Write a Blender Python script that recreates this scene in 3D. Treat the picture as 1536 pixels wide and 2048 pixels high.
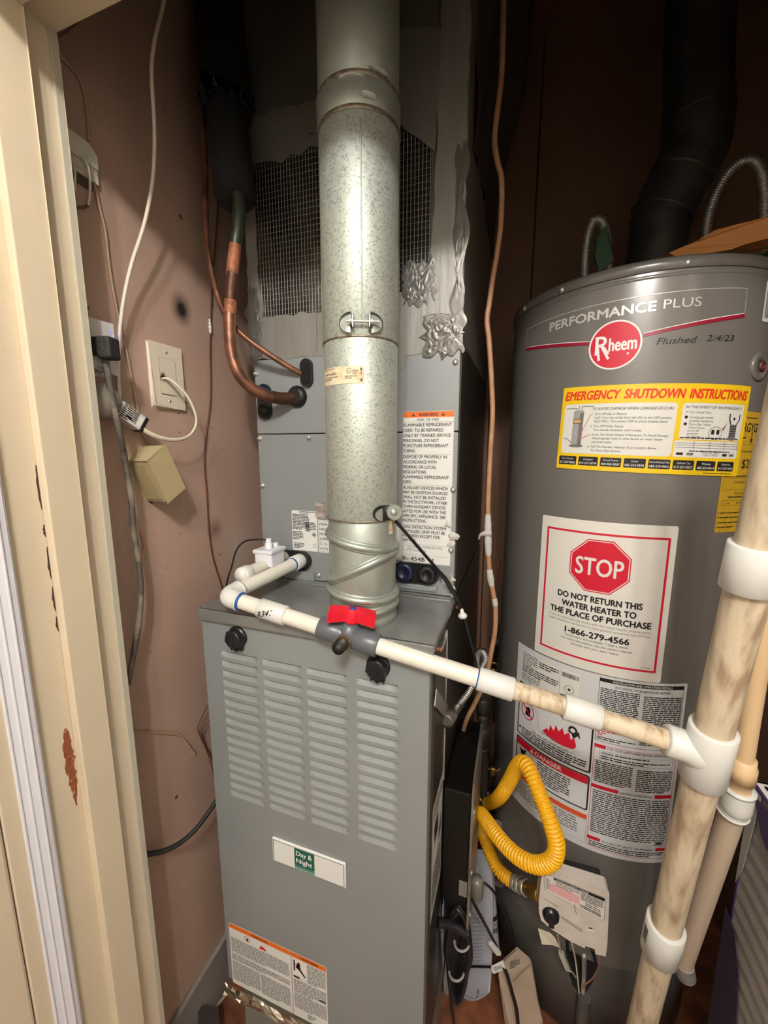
import bpy, bmesh, math, random
from math import sin, cos, pi, sqrt, atan2, hypot
from mathutils import Vector, Matrix
from mathutils.geometry import tessellate_polygon
random.seed(7)
SC = bpy.context.scene
COL = SC.collection
for o in list(bpy.data.objects): bpy.data.objects.remove(o)

# ------------------------------------------------------------------ camera
F, YAW, PITCH = 791.811, .3307, .1574
CAM = Vector((.5586, -.5584, 1.2955))
cd = bpy.data.cameras.new('camera'); cam = bpy.data.objects.new('camera', cd); COL.objects.link(cam)
cam.location = CAM; cam.rotation_euler = (pi/2-PITCH, 0, YAW)
cd.sensor_fit = 'VERTICAL'; cd.sensor_height = 24; cd.lens = 24*F/2048; cd.clip_start = .01
SC.camera = cam
# ------------------------------------------------------------------ world, lamps, exposure
wd = bpy.data.worlds.new('world'); SC.world = wd; wd.use_nodes = True
bg = wd.node_tree.nodes['Background']; bg.inputs[0].default_value = (1, .83, .66, 1); bg.inputs[1].default_value = .15
SC.view_settings.view_transform = 'Standard'; SC.view_settings.look = 'None'
SC.view_settings.exposure = 0; SC.view_settings.gamma = 1
def lamp(name, loc, e, r, c=(1, .965, .925)):
    l = bpy.data.lights.new(name, 'POINT'); l.energy = e; l.shadow_soft_size = r; l.color = c
    o = bpy.data.objects.new(name, l); o.location = loc; COL.objects.link(o)
lamp('hall_bulb', (.56, -1.22, 2.20), 27, .03)          # bulbs of the hall ceiling fixture behind the viewer
lamp('hall_bulb', (.70, -1.12, 2.19), 27, .03)
lamp('hall_bulb', (.80, -1.27, 2.20), 27, .03)

# ------------------------------------------------------------------ helpers
FW = Vector((-sin(YAW)*cos(PITCH), cos(YAW)*cos(PITCH), -sin(PITCH)))
RT = Vector((cos(YAW), sin(YAW), 0)); UP = RT.cross(FW)
def ray(x, y): return FW + RT*((x-768)/F) - UP*((y-1024)/F)
def onx(x, y, X): r = ray(x, y); return CAM + r*((X-CAM.x)/r.x)      # where a sight line meets the plane x = X
def ony(x, y, Y): r = ray(x, y); return CAM + r*((Y-CAM.y)/r.y)
def onz(x, y, Z): r = ray(x, y); return CAM + r*((Z-CAM.z)/r.z)
def dep(x, y, d): return CAM + ray(x, y)*d
def V(*a): return Vector(a)
def wloc(o):
    v = Vector((0, 0, 0))
    while o: v += o.location; o = o.parent
    return v

def lin(c):
    c = c.lstrip('#'); v = [int(c[i:i+2], 16)/255 for i in (0, 2, 4)]
    return [(x/12.92 if x <= .04045 else ((x+.055)/1.055)**2.4) for x in v] + [1]
MATS = {}
def M(name, col=None, rough=.5, metal=0, bump=None, var=None, spec=None, emit=None, coat=0):
    """procedural material; bump=(scale,strength), var=(scale,colour2,amount[,lo,hi])"""
    if name in MATS: return MATS[name]
    m = bpy.data.materials.new(name); m.use_nodes = True; MATS[name] = m
    nt = m.node_tree; b = nt.nodes['Principled BSDF']
    c = lin(col) if isinstance(col, str) else list(col)+[1]
    b.inputs['Base Color'].default_value = c
    b.inputs['Roughness'].default_value = rough; b.inputs['Metallic'].default_value = metal
    if spec is not None: b.inputs['Specular IOR Level'].default_value = spec
    if coat: b.inputs['Coat Weight'].default_value = coat; b.inputs['Coat Roughness'].default_value = .15
    if emit: b.inputs['Emission Color'].default_value = lin(emit[0]); b.inputs['Emission Strength'].default_value = emit[1]
    if bump or var: tc = nt.nodes.new('ShaderNodeTexCoord')
    if var:
        n = nt.nodes.new('ShaderNodeTexNoise'); n.inputs['Scale'].default_value = var[0]; n.inputs['Detail'].default_value = 5
        nt.links.new(tc.outputs['Object'], n.inputs['Vector'])
        r = nt.nodes.new('ShaderNodeValToRGB'); lo, hi = (var[3], var[4]) if len(var) > 3 else (.35, .65)
        r.color_ramp.elements[0].position = lo; r.color_ramp.elements[1].position = hi
        nt.links.new(n.outputs['Fac'], r.inputs['Fac'])
        c2 = lin(var[1]); a = var[2]
        r.color_ramp.elements[0].color = [c[i]*(1-a)+c2[i]*a for i in range(3)]+[1]; r.color_ramp.elements[1].color = c
        nt.links.new(r.outputs['Color'], b.inputs['Base Color']); m['ramp'] = r.name
    if bump:
        n = nt.nodes.new('ShaderNodeTexNoise'); n.inputs['Scale'].default_value = bump[0]; n.inputs['Detail'].default_value = 4
        nt.links.new(tc.outputs['Object'], n.inputs['Vector'])
        bp = nt.nodes.new('ShaderNodeBump'); bp.inputs['Strength'].default_value = bump[1]; bp.inputs['Distance'].default_value = .004
        nt.links.new(n.outputs['Fac'], bp.inputs['Height']); nt.links.new(bp.outputs['Normal'], b.inputs['Normal'])
    return m

class MB:
    """collects geometry in world coordinates; build() links it as one mesh object"""
    def __init__(s): s.v = []; s.f = []; s.m = []; s.mats = []; s.sm = []
    def mi(s, m):
        if m not in s.mats: s.mats.append(m)
        return s.mats.index(m)
    def add(s, vs, fs, m=None, smooth=False):
        o = len(s.v); s.v += [tuple(v) for v in vs]
        k = s.mi(m) if m else 0
        for f in fs: s.f.append([i+o for i in f]); s.m.append(k); s.sm.append(smooth)
    def box(s, a, b, m=None):
        (x0, y0, z0), (x1, y1, z1) = a, b
        s.add([(x0,y0,z0),(x1,y0,z0),(x1,y1,z0),(x0,y1,z0),(x0,y0,z1),(x1,y0,z1),(x1,y1,z1),(x0,y1,z1)],
              [(0,3,2,1),(4,5,6,7),(0,1,5,4),(1,2,6,5),(2,3,7,6),(3,0,4,7)], m)
    def obox(s, c, ax, ay, az, m=None):      # oriented box: centre and three half-axes
        c = Vector(c); vs = [c+ax*i+ay*j+az*k for k in (-1,1) for i, j in ((-1,-1),(1,-1),(1,1),(-1,1))]
        fs = [(0,3,2,1),(4,5,6,7),(0,1,5,4),(1,2,6,5),(2,3,7,6),(3,0,4,7)]
        if ax.cross(ay).dot(az) < 0: fs = [f[::-1] for f in fs]
        s.add(vs, fs, m)
    def prism(s, poly, d, m=None):           # polygon of world points swept by vector d
        n = len(poly); poly = [Vector(p) for p in poly]; d = Vector(d)
        nm = sum(((poly[i]-poly[0]).cross(poly[(i+1) % n]-poly[0]) for i in range(n)), Vector())
        if nm.dot(d) > 0: poly = poly[::-1]
        vs = poly+[p+d for p in poly]
        tri = tessellate_polygon([poly])
        fs = [(a, b, c) for a, b, c in tri]
        fs = [f if ((poly[f[1]]-poly[f[0]]).cross(poly[f[2]]-poly[f[0]])).dot(d) < 0 else f[::-1] for f in fs]
        fs += [(c+n, b+n, a+n) for a, b, c in fs]
        fs += [(i, i+n, (i+1) % n+n, (i+1) % n)[::-1] for i in range(n)]
        s.add(vs, fs, m)
    def tube(s, pts, r, n=12, sub=6, cap=True, m=None, flat=1):
        pts = [Vector(p) for p in pts]
        if sub > 1 and len(pts) > 2: pts = smooth(pts, sub)
        L = [0]
        for a, b in zip(pts, pts[1:]): L.append(L[-1]+(b-a).length)
        N = len(pts); t0 = (pts[1]-pts[0]).normalized()
        up = Vector((0, 0, 1)) if abs(t0.z) < .9 else Vector((1, 0, 0))
        nx = t0.cross(up).normalized(); vs = []
        for i, p in enumerate(pts):
            t = (pts[min(i+1, N-1)]-pts[max(i-1, 0)]).normalized()
            nx = (nx-t*nx.dot(t)).normalized(); ny = t.cross(nx)
            rr = r(L[i]) if callable(r) else r
            for k in range(n):
                a = 2*pi*k/n; vs.append(p+nx*(rr*cos(a))+ny*(rr*flat*sin(a)))
        fs = []
        for i in range(N-1):
            for k in range(n): fs.append((i*n+k, i*n+(k+1) % n, (i+1)*n+(k+1) % n, (i+1)*n+k))
        s.add(vs, fs, m, True)
        if cap:
            o = len(vs)
            s.add([vs[k] for k in range(n)], [tuple(range(n))[::-1]], m)
            s.add([vs[(N-1)*n+k] for k in range(n)], [tuple(range(n))], m)
        return L[-1]
    def pipe(s, a, b, r, n=24, m=None, r2=None):
        a, b = Vector(a), Vector(b); D = (b-a).length
        s.tube([a, b], (lambda l: r if l < D*.5 else r2) if r2 else r, n, 1, True, m)
    def lathe(s, prof, a, axis, n=32, m=None, cap=True, u=None):   # prof: (radius, distance along axis)
        a = Vector(a); t = Vector(axis).normalized()
        up = u or (Vector((0, 0, 1)) if abs(t.z) < .9 else Vector((1, 0, 0)))
        x = t.cross(up).normalized(); y = t.cross(x); vs = []
        for r, h in prof:
            for k in range(n): an = 2*pi*k/n; vs.append(a+t*h+x*(r*cos(an))+y*(r*sin(an)))
        fs = [(i*n+k, i*n+(k+1) % n, (i+1)*n+(k+1) % n, (i+1)*n+k) for i in range(len(prof)-1) for k in range(n)]
        s.add(vs, fs, m, True)
        if cap:
            if prof[0][0] > 0: s.add(vs[:n], [tuple(range(n))[::-1]], m)
            if prof[-1][0] > 0: s.add(vs[-n:], [tuple(range(n))], m)
    def ball(s, c, r, m=None, n=12, sc=(1, 1, 1)):
        vs = []; h = n//2; c = Vector(c)
        for i in range(h+1):
            t = pi*i/h
            for k in range(n):
                a = 2*pi*k/n; vs.append(c+Vector((r*sin(t)*cos(a)*sc[0], r*sin(t)*sin(a)*sc[1], r*cos(t)*sc[2])))
        s.add(vs, [(i*n+k, (i+1)*n+k, (i+1)*n+(k+1) % n, i*n+(k+1) % n) for i in range(h) for k in range(n)], m, True)
    def build(s, name, mat=None, parent=None, bevel=0, seg=2):
        me = bpy.data.meshes.new(name); w = wloc(parent) if parent else Vector()
        me.from_pydata([(v[0]-w.x, v[1]-w.y, v[2]-w.z) for v in s.v], [], s.f)
        mats = s.mats or [mat]
        for m in mats: me.materials.append(m)
        me.polygons.foreach_set('material_index', s.m); me.polygons.foreach_set('use_smooth', s.sm); me.update()
        o = bpy.data.objects.new(name, me); COL.objects.link(o)
        if parent: o.parent = parent
        if bevel:
            b = o.modifiers.new('bevel', 'BEVEL'); b.width = bevel; b.segments = seg; b.limit_method = 'ANGLE'; b.angle_limit = .6
        return o
def smooth(pts, sub):
    out = []; n = len(pts)
    for i in range(n-1):
        p0 = pts[i-1] if i else pts[0]*2-pts[1]; p1, p2 = pts[i], pts[i+1]; p3 = pts[i+2] if i+2 < n else p2*2-p1
        for k in range(sub):
            t = k/sub
            out.append(.5*((2*p1)+(p2-p0)*t+(2*p0-5*p1+4*p2-p3)*t*t+(3*p1-p0-3*p2+p3)*t**3))
    out.append(pts[-1]); return out
def resample(pts, step, sub=12):
    p = smooth([Vector(q) for q in pts], sub); out = [p[0]]; acc = 0
    for a, b in zip(p, p[1:]):
        l = (b-a).length; d = step-acc
        while d <= l: out.append(a+(b-a)*(d/l)); d += step
        acc = l-(d-step)
    return out
def tag(o, label, cat, group=None, kind=None):
    o['label'] = label; o['category'] = cat
    if group: o['group'] = group
    if kind: o['kind'] = kind
    return o
def thing(name, loc, label, cat, group=None):
    o = bpy.data.objects.new(name, None); COL.objects.link(o); o.location = loc; o.empty_display_size = .05
    return tag(o, label, cat, group)
def struct(mb, name, mat, parent=None, bevel=0):
    o = mb.build(name, mat, parent, bevel); o['kind'] = 'structure'; return o
def lbl(o, t): o['label'] = t; return o
def wire(name, pts, r, mat, label, cat='wire', n=8, sub=8, group=None, **k):
    mb = MB(); mb.tube(pts, r, n, sub, **k); return tag(mb.build(name, mat), label, cat, group)

# flat print: sheets and lettering laid on a surface (plane or cylinder)
def plane_surf(o, u, v):
    o, u, v = Vector(o), Vector(u).normalized(), Vector(v).normalized(); n = u.cross(v)
    return lambda a, b, h: o+u*a+v*b+n*h
def cyl_surf(cx, cy, R, s0, z0, ang=0):
    ca, sa = cos(ang), sin(ang)
    def f(a, b, h):
        a, b = a*ca-b*sa, a*sa+b*ca
        t = (s0+a)/R; return Vector((cx+(R+h)*sin(t), cy-(R+h)*cos(t), z0+b))
    return f
GL = {}
def glyphs(txt, bold=0, shear=0):
    k = (txt, bold, shear)
    if k in GL: return GL[k]
    c = bpy.data.curves.new('t', 'FONT'); c.body = txt; c.size = 1; c.offset = bold; c.shear = shear; c.resolution_u = 3; c.fill_mode = 'FRONT'
    o = bpy.data.objects.new('t', c); me = bpy.data.meshes.new_from_object(o)
    vs = [(v.co.x, v.co.y) for v in me.vertices]; fs = [tuple(p.vertices) for p in me.polygons]
    bpy.data.objects.remove(o); bpy.data.meshes.remove(me); bpy.data.curves.remove(c)
    GL[k] = (vs, fs); return GL[k]
class Label(MB):
    LH = .00018
    def __init__(s, surf, step=9): super().__init__(); s.s = surf; s.step = step
    def put(s, pts, fs, m, h):           # split flat shapes into narrow strips so that they follow a curved surface
        vs, out = list(pts), []
        for f in fs:
            us = [pts[i][0] for i in f]; a, b = min(us), max(us)
            if b-a <= s.step: out.append(tuple(f)); continue
            n = int((b-a)/s.step)+1
            for k in range(n):
                lo, hi = a+(b-a)*k/n, a+(b-a)*(k+1)/n; P_ = [pts[i] for i in f]
                for lim, sg in ((lo, 1), (hi, -1)):
                    Q = []
                    for p, q in zip(P_, P_[1:]+P_[:1]):
                        dp, dq = (p[0]-lim)*sg, (q[0]-lim)*sg
                        if dp >= 0: Q.append(p)
                        if dp*dq < 0: t = dp/(dp-dq); Q.append((p[0]+(q[0]-p[0])*t, p[1]+(q[1]-p[1])*t))
                    P_ = Q
                if len(P_) > 2: out.append(tuple(range(len(vs), len(vs)+len(P_)))); vs += P_
        s.add([s.s(a, b, h) for a, b in vs], out, m)
    def rect(s, u0, v0, u1, v1, m, lay=0, rnd=0, du=.012):
        if u1 < u0: u0, u1 = u1, u0
        n = max(1, int((u1-u0)/du)); us = [u0+(u1-u0)*i/n for i in range(n+1)]
        if rnd: us = sorted(set(us+[u0+rnd*.1, u0+rnd*.4, u0+rnd, u1-rnd, u1-rnd*.4, u1-rnd*.1]))
        vs = []
        for u in us:
            d = min(u-u0, u1-u); i = rnd-sqrt(max(0, rnd*rnd-(rnd-d)**2)) if rnd and d < rnd else 0
            vs += [s.s(u, v0+i, s.LH*(1+lay)), s.s(u, v1-i, s.LH*(1+lay))]
        s.add(vs, [(2*i, 2*i+2, 2*i+3, 2*i+1) for i in range(len(us)-1)], m)
    def frame(s, u0, v0, u1, v1, t, m, lay=1):
        s.rect(u0, v0, u1, v0+t, m, lay); s.rect(u0, v1-t, u1, v1, m, lay); s.rect(u0, v0+t, u0+t, v1-t, m, lay); s.rect(u1-t, v0+t, u1, v1-t, m, lay)
    def poly(s, pts, m, lay=1):
        tri = tessellate_polygon([[Vector((a, b, 0)) for a, b in pts]])
        fs = []
        for a, b, c in tri:
            ar = (pts[b][0]-pts[a][0])*(pts[c][1]-pts[a][1])-(pts[c][0]-pts[a][0])*(pts[b][1]-pts[a][1])
            fs.append((a, b, c) if ar > 0 else (c, b, a))
        s.put([tuple(p) for p in pts], fs, m, s.LH*(1+lay))
    def disc(s, u, v, ru, rv, m, lay=1, n=28, ang=0):
        s.poly([(u+ru*cos(2*pi*i/n+ang), v+rv*sin(2*pi*i/n+ang)) for i in range(n)], m, lay)
    def ring(s, u, v, ru, rv, t, m, lay=1, n=28):
        vs = []
        for i in range(n):
            a = 2*pi*i/n
            for q in (0, t): vs.append(s.s(u+(ru-q)*cos(a), v+(rv-q)*sin(a), s.LH*(1+lay)))
        s.add(vs, [(2*i, (2*i+2) % (2*n), (2*i+3) % (2*n), 2*i+1) for i in range(n)], m)
    def line(s, pts, t, m, lay=1):
        for (a, b), (c, d) in zip(pts, pts[1:]):
            l = hypot(c-a, d-b) or 1; x, y = -(d-b)/l*t/2, (c-a)/l*t/2
            s.poly([(a-x, b-y), (c-x, d-y), (c+x, d+y), (a+x, b+y)], m, lay)
    def text(s, txt, u, v, h, m, w=None, al='l', bold=0, shear=0, lay=2, rise=0, maxw=None):
        """baseline start u,v; h = capital height; w = exact width"""
        vs, fs = glyphs(txt, 0, shear)
        if not vs: return
        x0 = min(p[0] for p in vs); x1 = max(p[0] for p in vs); k = h/.73
        kx = w/(x1-x0) if w else k*.93
        if maxw and (x1-x0)*kx > maxw: kx = maxw/(x1-x0)
        W = (x1-x0)*kx; u -= {'l': 0, 'c': W/2, 'r': W}[al]
        d = min(max(0, bold)*k*.75, .0007)                 # heavier weight: overlaid copies shifted by a hair
        for q, (du, dv) in enumerate(((0, 0), (d, 0), (-d, 0), (0, d), (0, -d)) if d else ((0, 0),)):
            s.put([(u+du+(a-x0)*kx, v+dv+b*k+rise*(a-x0)*kx) for a, b in vs], fs, m, s.LH*(1+lay)+q*4e-6)
    def words(s, u0, v1, u1, n, pitch, m, lay=2, fill=.5, last=.6, seed=1):
        """n lines of print too small to read, top line at v1"""
        R = random.Random(seed)
        for i in range(n):
            e = u1 if i < n-1 else u0+(u1-u0)*last; u = u0; v = v1-pitch*(i+1)
            while u < e-pitch*.6:
                l = min(pitch*R.uniform(.9, 3.6), e-u); s.rect(u, v+pitch*(1-fill)/2, u+l, v+pitch*(1+fill)/2, m, lay, du=.02); u += l+pitch*.35
    def bars(s, u0, v0, u1, v1, m, lay=2, n=30, seed=3):
        R = random.Random(seed); u = u0; st = (u1-u0)/n
        while u < u1: w = st*R.choice((.3, .5, .8)); s.rect(u, v0, u+w, v1, m, lay); u += w+st*R.choice((.3, .5))

# ------------------------------------------------------------------ materials
INK = M('ink_black', '141416', .6); WHITE = M('print_white', 'e4e2dc', .5); RED = M('print_red', 'c8102e', .5)
PAPER = M('label_paper', 'd9d8d2', .45); GREY = M('print_grey', '6c6a68', .6); YEL = M('label_yellow', 'e8c21a', .42); ORNG = M('print_orange', 'dd6a1e', .5)
GUIDE = M('guide_yellow', 'c9a227', .55, var=(300, '8a6a10', .35)); SILV = M('print_silver', 'c9c6c0', .35, .3); BLUE = M('print_blue', '27408b', .5)
PAINT = M('cream_gloss_paint', 'd5c5aa', .42, bump=(26, .05), var=(9, 'c6b79e', .3))
STRIP = M('white_weatherstrip', 'd4d2d6', .5, bump=(60, .2))
FURN = M('furnace_grey_paint', '8f9393', .38, .2, bump=(500, .05), var=(4, '7f8382', .4))
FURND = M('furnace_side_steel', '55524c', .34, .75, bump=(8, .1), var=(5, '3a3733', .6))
CAP = M('cap_grey_metal', '9a9c9a', .27, .55, bump=(6, .08), var=(14, '6f706d', .5))
HEAT = M('heater_grey_enamel', '726e69', .24, .1, bump=(3, .03), coat=.25)
HEATD = M('heater_skirt_grey', '55524d', .4, .1)
PVC = M('pvc_white', 'dcd7ca', .3); PVCW = M('pvc_fitting_white', 'd3d2cc', .34); PVCO = M('pvc_aged_stained', 'cfbea2', .5, bump=(120, .15), var=(58, '8f7458', .8, .33, .55))
CPVC = M('cpvc_tan', 'd3b48a', .4); PVCP = M('pvc_pale_dusty', 'c4b09a', .5)
BLACK = M('black_rubber', '131313', .5); BLKG = M('black_plastic', '17171a', .3); GVAL = M('valve_grey_plastic', '565a5e', .35); HRED = M('handle_red_plastic', 'd3142b', .4)
FOAM = M('black_pipe_foam', '0e0e0e', .85, bump=(160, .25)); COPPER = M('copper_pipe', '9a6a50', .42, .6, var=(24, '54382b', .85, .4, .66))
COPD = M('scorched_copper', '54382c', .5, .6, bump=(80, .3)); COPO = M('brazed_copper_orange', 'a5684a', .6, .3, bump=(150, .5), var=(60, '6b4431', .7, .35, .6)); COPG = M('tarnished_copper_green', '64705f', .4, .6, var=(20, '2f3029', .8))
STEEL = M('zinc_steel', 'c9c7c0', .32, .65); BRASS = M('brass', 'b08d45', .35, .9); IRON = M('black_iron', '3d3933', .45, .4, bump=(90, .2))
FLEX = M('stainless_flex', 'aaa69e', .38, .75); YFLEX = M('yellow_gas_flex', 'e6a913', .42); TAPE = M('foil_tape_dull', '98968f', .45, .5, bump=(30, .16), var=(9, '7d7b76', .5))
for _q, _n in [(q, n) for q in (TAPE, PVCO) for n in q.node_tree.nodes if n.type == 'TEX_NOISE']:     # streaks running up and down
    _t = _q.node_tree; _m = _t.nodes.new('ShaderNodeMapping'); _m.inputs[3].default_value = (3, 3, .35) if _q == TAPE else (1.2, 1.2, .22); _t.links.new(_t.nodes['Texture Coordinate'].outputs['Object'], _m.inputs[0]); _t.links.new(_m.outputs[0], _n.inputs['Vector'])
PLATE = M('almond_plastic', 'd8ccb8', .35); CORD = M('dusty_grey_cord', '857a69', .7, bump=(200, .4), var=(18, '3c3833', .8, .45, .6))
WCORD = M('white_cord', 'd8cdb9', .45); TANW = M('tan_wire', 'b98d62', .5); BRW = M('brown_wire', '5d2f20', .5); KRAFT = M('tan_cardboard', 'ac9c76', .65, bump=(60, .15))
MASTIC = M('grey_mastic', 'bdbab2', .55, bump=(90, .6)); DARK = M('dark_void', '0a0908', .9); BRNK = M('orange_kraft', 'cc8d52', .7, bump=(45, .6)); GRNT = M('green_tape', '2a4a2c', .5)
CPRB = M('bare_copper_wire', 'b58a68', .55, .1, var=(30, '9a6e50', .6)); VENT = M('sooty_vent_pipe', '403d36', .5, .55, bump=(20, .2), var=(11, '1d1b18', .7))

def galv():
    m = M('galvanized_steel', 'aab0a6', .45, .62); nt = m.node_tree; b = nt.nodes['Principled BSDF']
    tc = nt.nodes.new('ShaderNodeTexCoord')
    def vor(sc):
        v = nt.nodes.new('ShaderNodeTexVoronoi'); v.inputs['Scale'].default_value = sc; nt.links.new(tc.outputs['Object'], v.inputs['Vector']); return v
    v = vor(430); s = nt.nodes.new('ShaderNodeSeparateColor'); nt.links.new(v.outputs['Color'], s.inputs[0])
    r = nt.nodes.new('ShaderNodeValToRGB'); e = r.color_ramp.elements; e[0].color = lin('959b92'); e[1].color = lin('b9bfb5'); e[0].position = .02; e[1].position = .35
    nt.links.new(s.outputs[0], r.inputs['Fac']); nt.links.new(r.outputs['Color'], b.inputs['Base Color'])
    mr = nt.nodes.new('ShaderNodeMapRange'); mr.inputs[3].default_value = .46; mr.inputs[4].default_value = .64
    nt.links.new(s.outputs[1], mr.inputs[0]); nt.links.new(mr.outputs[0], b.inputs['Roughness'])
    return m
GALV = galv(); GALVS = M('galvanized_smooth', 'abb1a8', .42, .62, bump=(12, .08), var=(30, '8d938a', .5))
def foilgrid():
    m = M('scrim_foil', '5d5a56', .22, .95); nt = m.node_tree; b = nt.nodes['Principled BSDF']; N = nt.nodes.new; L = nt.links.new
    tc = N('ShaderNodeTexCoord'); sx = N('ShaderNodeSeparateXYZ'); L(tc.outputs['Object'], sx.inputs[0]); out = []
    for ax, per, th in (('X', .0070, .90), ('Z', .0105, .95)):
        a = N('ShaderNodeMath'); a.operation = 'MULTIPLY'; a.inputs[1].default_value = 2*pi/per; L(sx.outputs[ax], a.inputs[0])
        c = N('ShaderNodeMath'); c.operation = 'COSINE'; L(a.outputs[0], c.inputs[0])
        p = N('ShaderNodeMapRange'); p.inputs[1].default_value = th-.12; p.inputs[2].default_value = th; L(c.outputs[0], p.inputs[0]); out.append(p)
    out[1].inputs[4].default_value = .42
    mx = N('ShaderNodeMath'); mx.operation = 'MAXIMUM'; L(out[0].outputs[0], mx.inputs[0]); L(out[1].outputs[0], mx.inputs[1])
    n = N('ShaderNodeTexNoise'); n.inputs['Scale'].default_value = 16; L(tc.outputs['Object'], n.inputs['Vector'])
    ad = N('ShaderNodeMath'); ad.operation = 'MULTIPLY_ADD'; ad.inputs[1].default_value = 5; L(n.outputs['Fac'], ad.inputs[0]); L(mx.outputs[0], ad.inputs[2])
    bp = N('ShaderNodeBump'); bp.inputs['Strength'].default_value = .5; bp.inputs['Distance'].default_value = .001; L(ad.outputs[0], bp.inputs['Height']); L(bp.outputs['Normal'], b.inputs['Normal'])
    x = N('ShaderNodeMix'); x.data_type = 'RGBA'; L(mx.outputs[0], x.inputs[0]); x.inputs[6].default_value = lin('605d58'); x.inputs[7].default_value = lin('aba8a1'); L(x.outputs[2], b.inputs['Base Color'])
    mm = N('ShaderNodeMapRange'); mm.inputs[3].default_value = .95; mm.inputs[4].default_value = .35; L(mx.outputs[0], mm.inputs[0]); L(mm.outputs[0], b.inputs['Metallic'])
    return m
SCRIM = foilgrid()
CRINK = M('crinkled_foil', 'b9b0a2', .2, .95, bump=(34, 1.0))
PLEN = M('dark_foil_board', '7d7871', .42, .45, bump=(9, .35), var=(6, '5f5b55', .6))
def wallmat():
    m = M('tan_wall_paint', 'b39686', .62, bump=(70, .14), var=(5, 'a28474', .5)); nt = m.node_tree; N = nt.nodes.new; L = nt.links.new
    b = nt.nodes['Principled BSDF']; src = nt.nodes[m['ramp']].outputs['Color']; tc = N('ShaderNodeTexCoord')
    def mask(src, fac, col):
        x = N('ShaderNodeMix'); x.data_type = 'RGBA'; L(fac, x.inputs[0]); L(src, x.inputs[6]); x.inputs[7].default_value = lin(col); return x.outputs[2]
    def spot(c, r, p, amt):
        mp = N('ShaderNodeMapping'); mp.vector_type = 'POINT'; mp.inputs[1].default_value = [-c[i]/r[i] for i in range(3)]; mp.inputs[3].default_value = [1/x for x in r]; L(tc.outputs['Object'], mp.inputs[0])
        g = N('ShaderNodeTexGradient'); g.gradient_type = 'SPHERICAL'; L(mp.outputs[0], g.inputs[0])
        q = N('ShaderNodeMath'); q.operation = 'POWER'; q.inputs[1].default_value = p; L(g.outputs['Fac'], q.inputs[0])
        z = N('ShaderNodeMath'); z.operation = 'MULTIPLY'; z.inputs[1].default_value = amt; z.use_clamp = True; L(q.outputs[0], z.inputs[0]); return z.outputs[0]
    src = mask(src, spot((-.11, .121, 1.576), (.05, .032, .040), 1.3, 1.4), '241c18')          # scorch mark
    src = mask(src, spot((-.11, .172, 1.11), (.05, .03, .03), 1, .8), '5c3f31')
    src = mask(src, spot((-.11, .24, 1.03), (.06, .07, .12), 1.2, .5), 'c3b3a8')
    n = N('ShaderNodeTexNoise'); n.inputs['Scale'].default_value = 48; n.inputs['Detail'].default_value = 2; L(tc.outputs['Object'], n.inputs['Vector'])
    mr = N('ShaderNodeMapRange'); mr.inputs[1].default_value = .735; mr.inputs[2].default_value = .77; L(n.outputs['Fac'], mr.inputs[0])
    src = mask(src, mr.outputs[0], '4d3427')                                                  # specks
    L(src, b.inputs['Base Color']); return m
WALL = wallmat()
BACK = M('brown_back_board', '7c5a44', .7, bump=(40, .2), var=(7, '6a4a37', .5))
FLOOR = M('reddish_wood_floor', '8a5334', .5, bump=(30, .4), var=(22, '4a2a1c', .9))
BASEB = M('grey_baseboard', '8d8580', .55, var=(12, '6d645e', .5))

# ================================================================== SETTING
mb = MB(); mb.box((-.17, -.118, -.10), (-.11, .92, 2.5)); struct(mb, 'wall_left', WALL)
mb = MB(); mb.box((-.17, .86, -.10), (1.24, .92, 2.5)); struct(mb, 'wall_back', BACK)
mb = MB(); mb.box((1.18, -.118, -.10), (1.24, .86, 2.5)); struct(mb, 'wall_right', BACK)
mb = MB(); mb.box((-.17, -.30, -.16), (1.24, .92, -.10)); struct(mb, 'floor', FLOOR)
mb = MB(); mb.box((-.17, -.36, 2.5), (1.24, .92, 2.56)); struct(mb, 'ceiling', BACK)
mb = MB(); mb.box((-.11, -.118, -.10), (-.098, .86, .052)); struct(mb, 'baseboard_left', BASEB, None, .003)
HALL = M('hall_paint', 'd6d2cb', .7)
mb = MB(); mb.box((-1.3, -2.06, -.22), (2.1, -2.0, 2.34)); struct(mb, 'wall_front', HALL)
mb = MB(); mb.box((-1.36, -2.06, -.22), (-1.3, -.30, 2.34)); struct(mb, 'wall_hall_left', HALL)
mb = MB(); mb.box((2.1, -2.06, -.22), (2.16, -.30, 2.34)); struct(mb, 'wall_hall_right', HALL)
mb = MB(); mb.box((-1.36, -.30, -.22), (-.2, -.24, 2.34)); struct(mb, 'wall_closet_left', HALL)
mb = MB(); mb.box((1.3, -.30, -.22), (2.16, -.24, 2.34)); struct(mb, 'wall_closet_right', HALL)
mb = MB(); mb.box((-1.36, -2.06, 2.34), (2.16, -.30, 2.40)); struct(mb, 'ceiling_hall', HALL)
mb = MB(); mb.box((-1.36, -2.06, -.28), (2.16, -.24, -.22)); struct(mb, 'floor_hall', M('hall_floor', '8a7460', .5))
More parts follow.
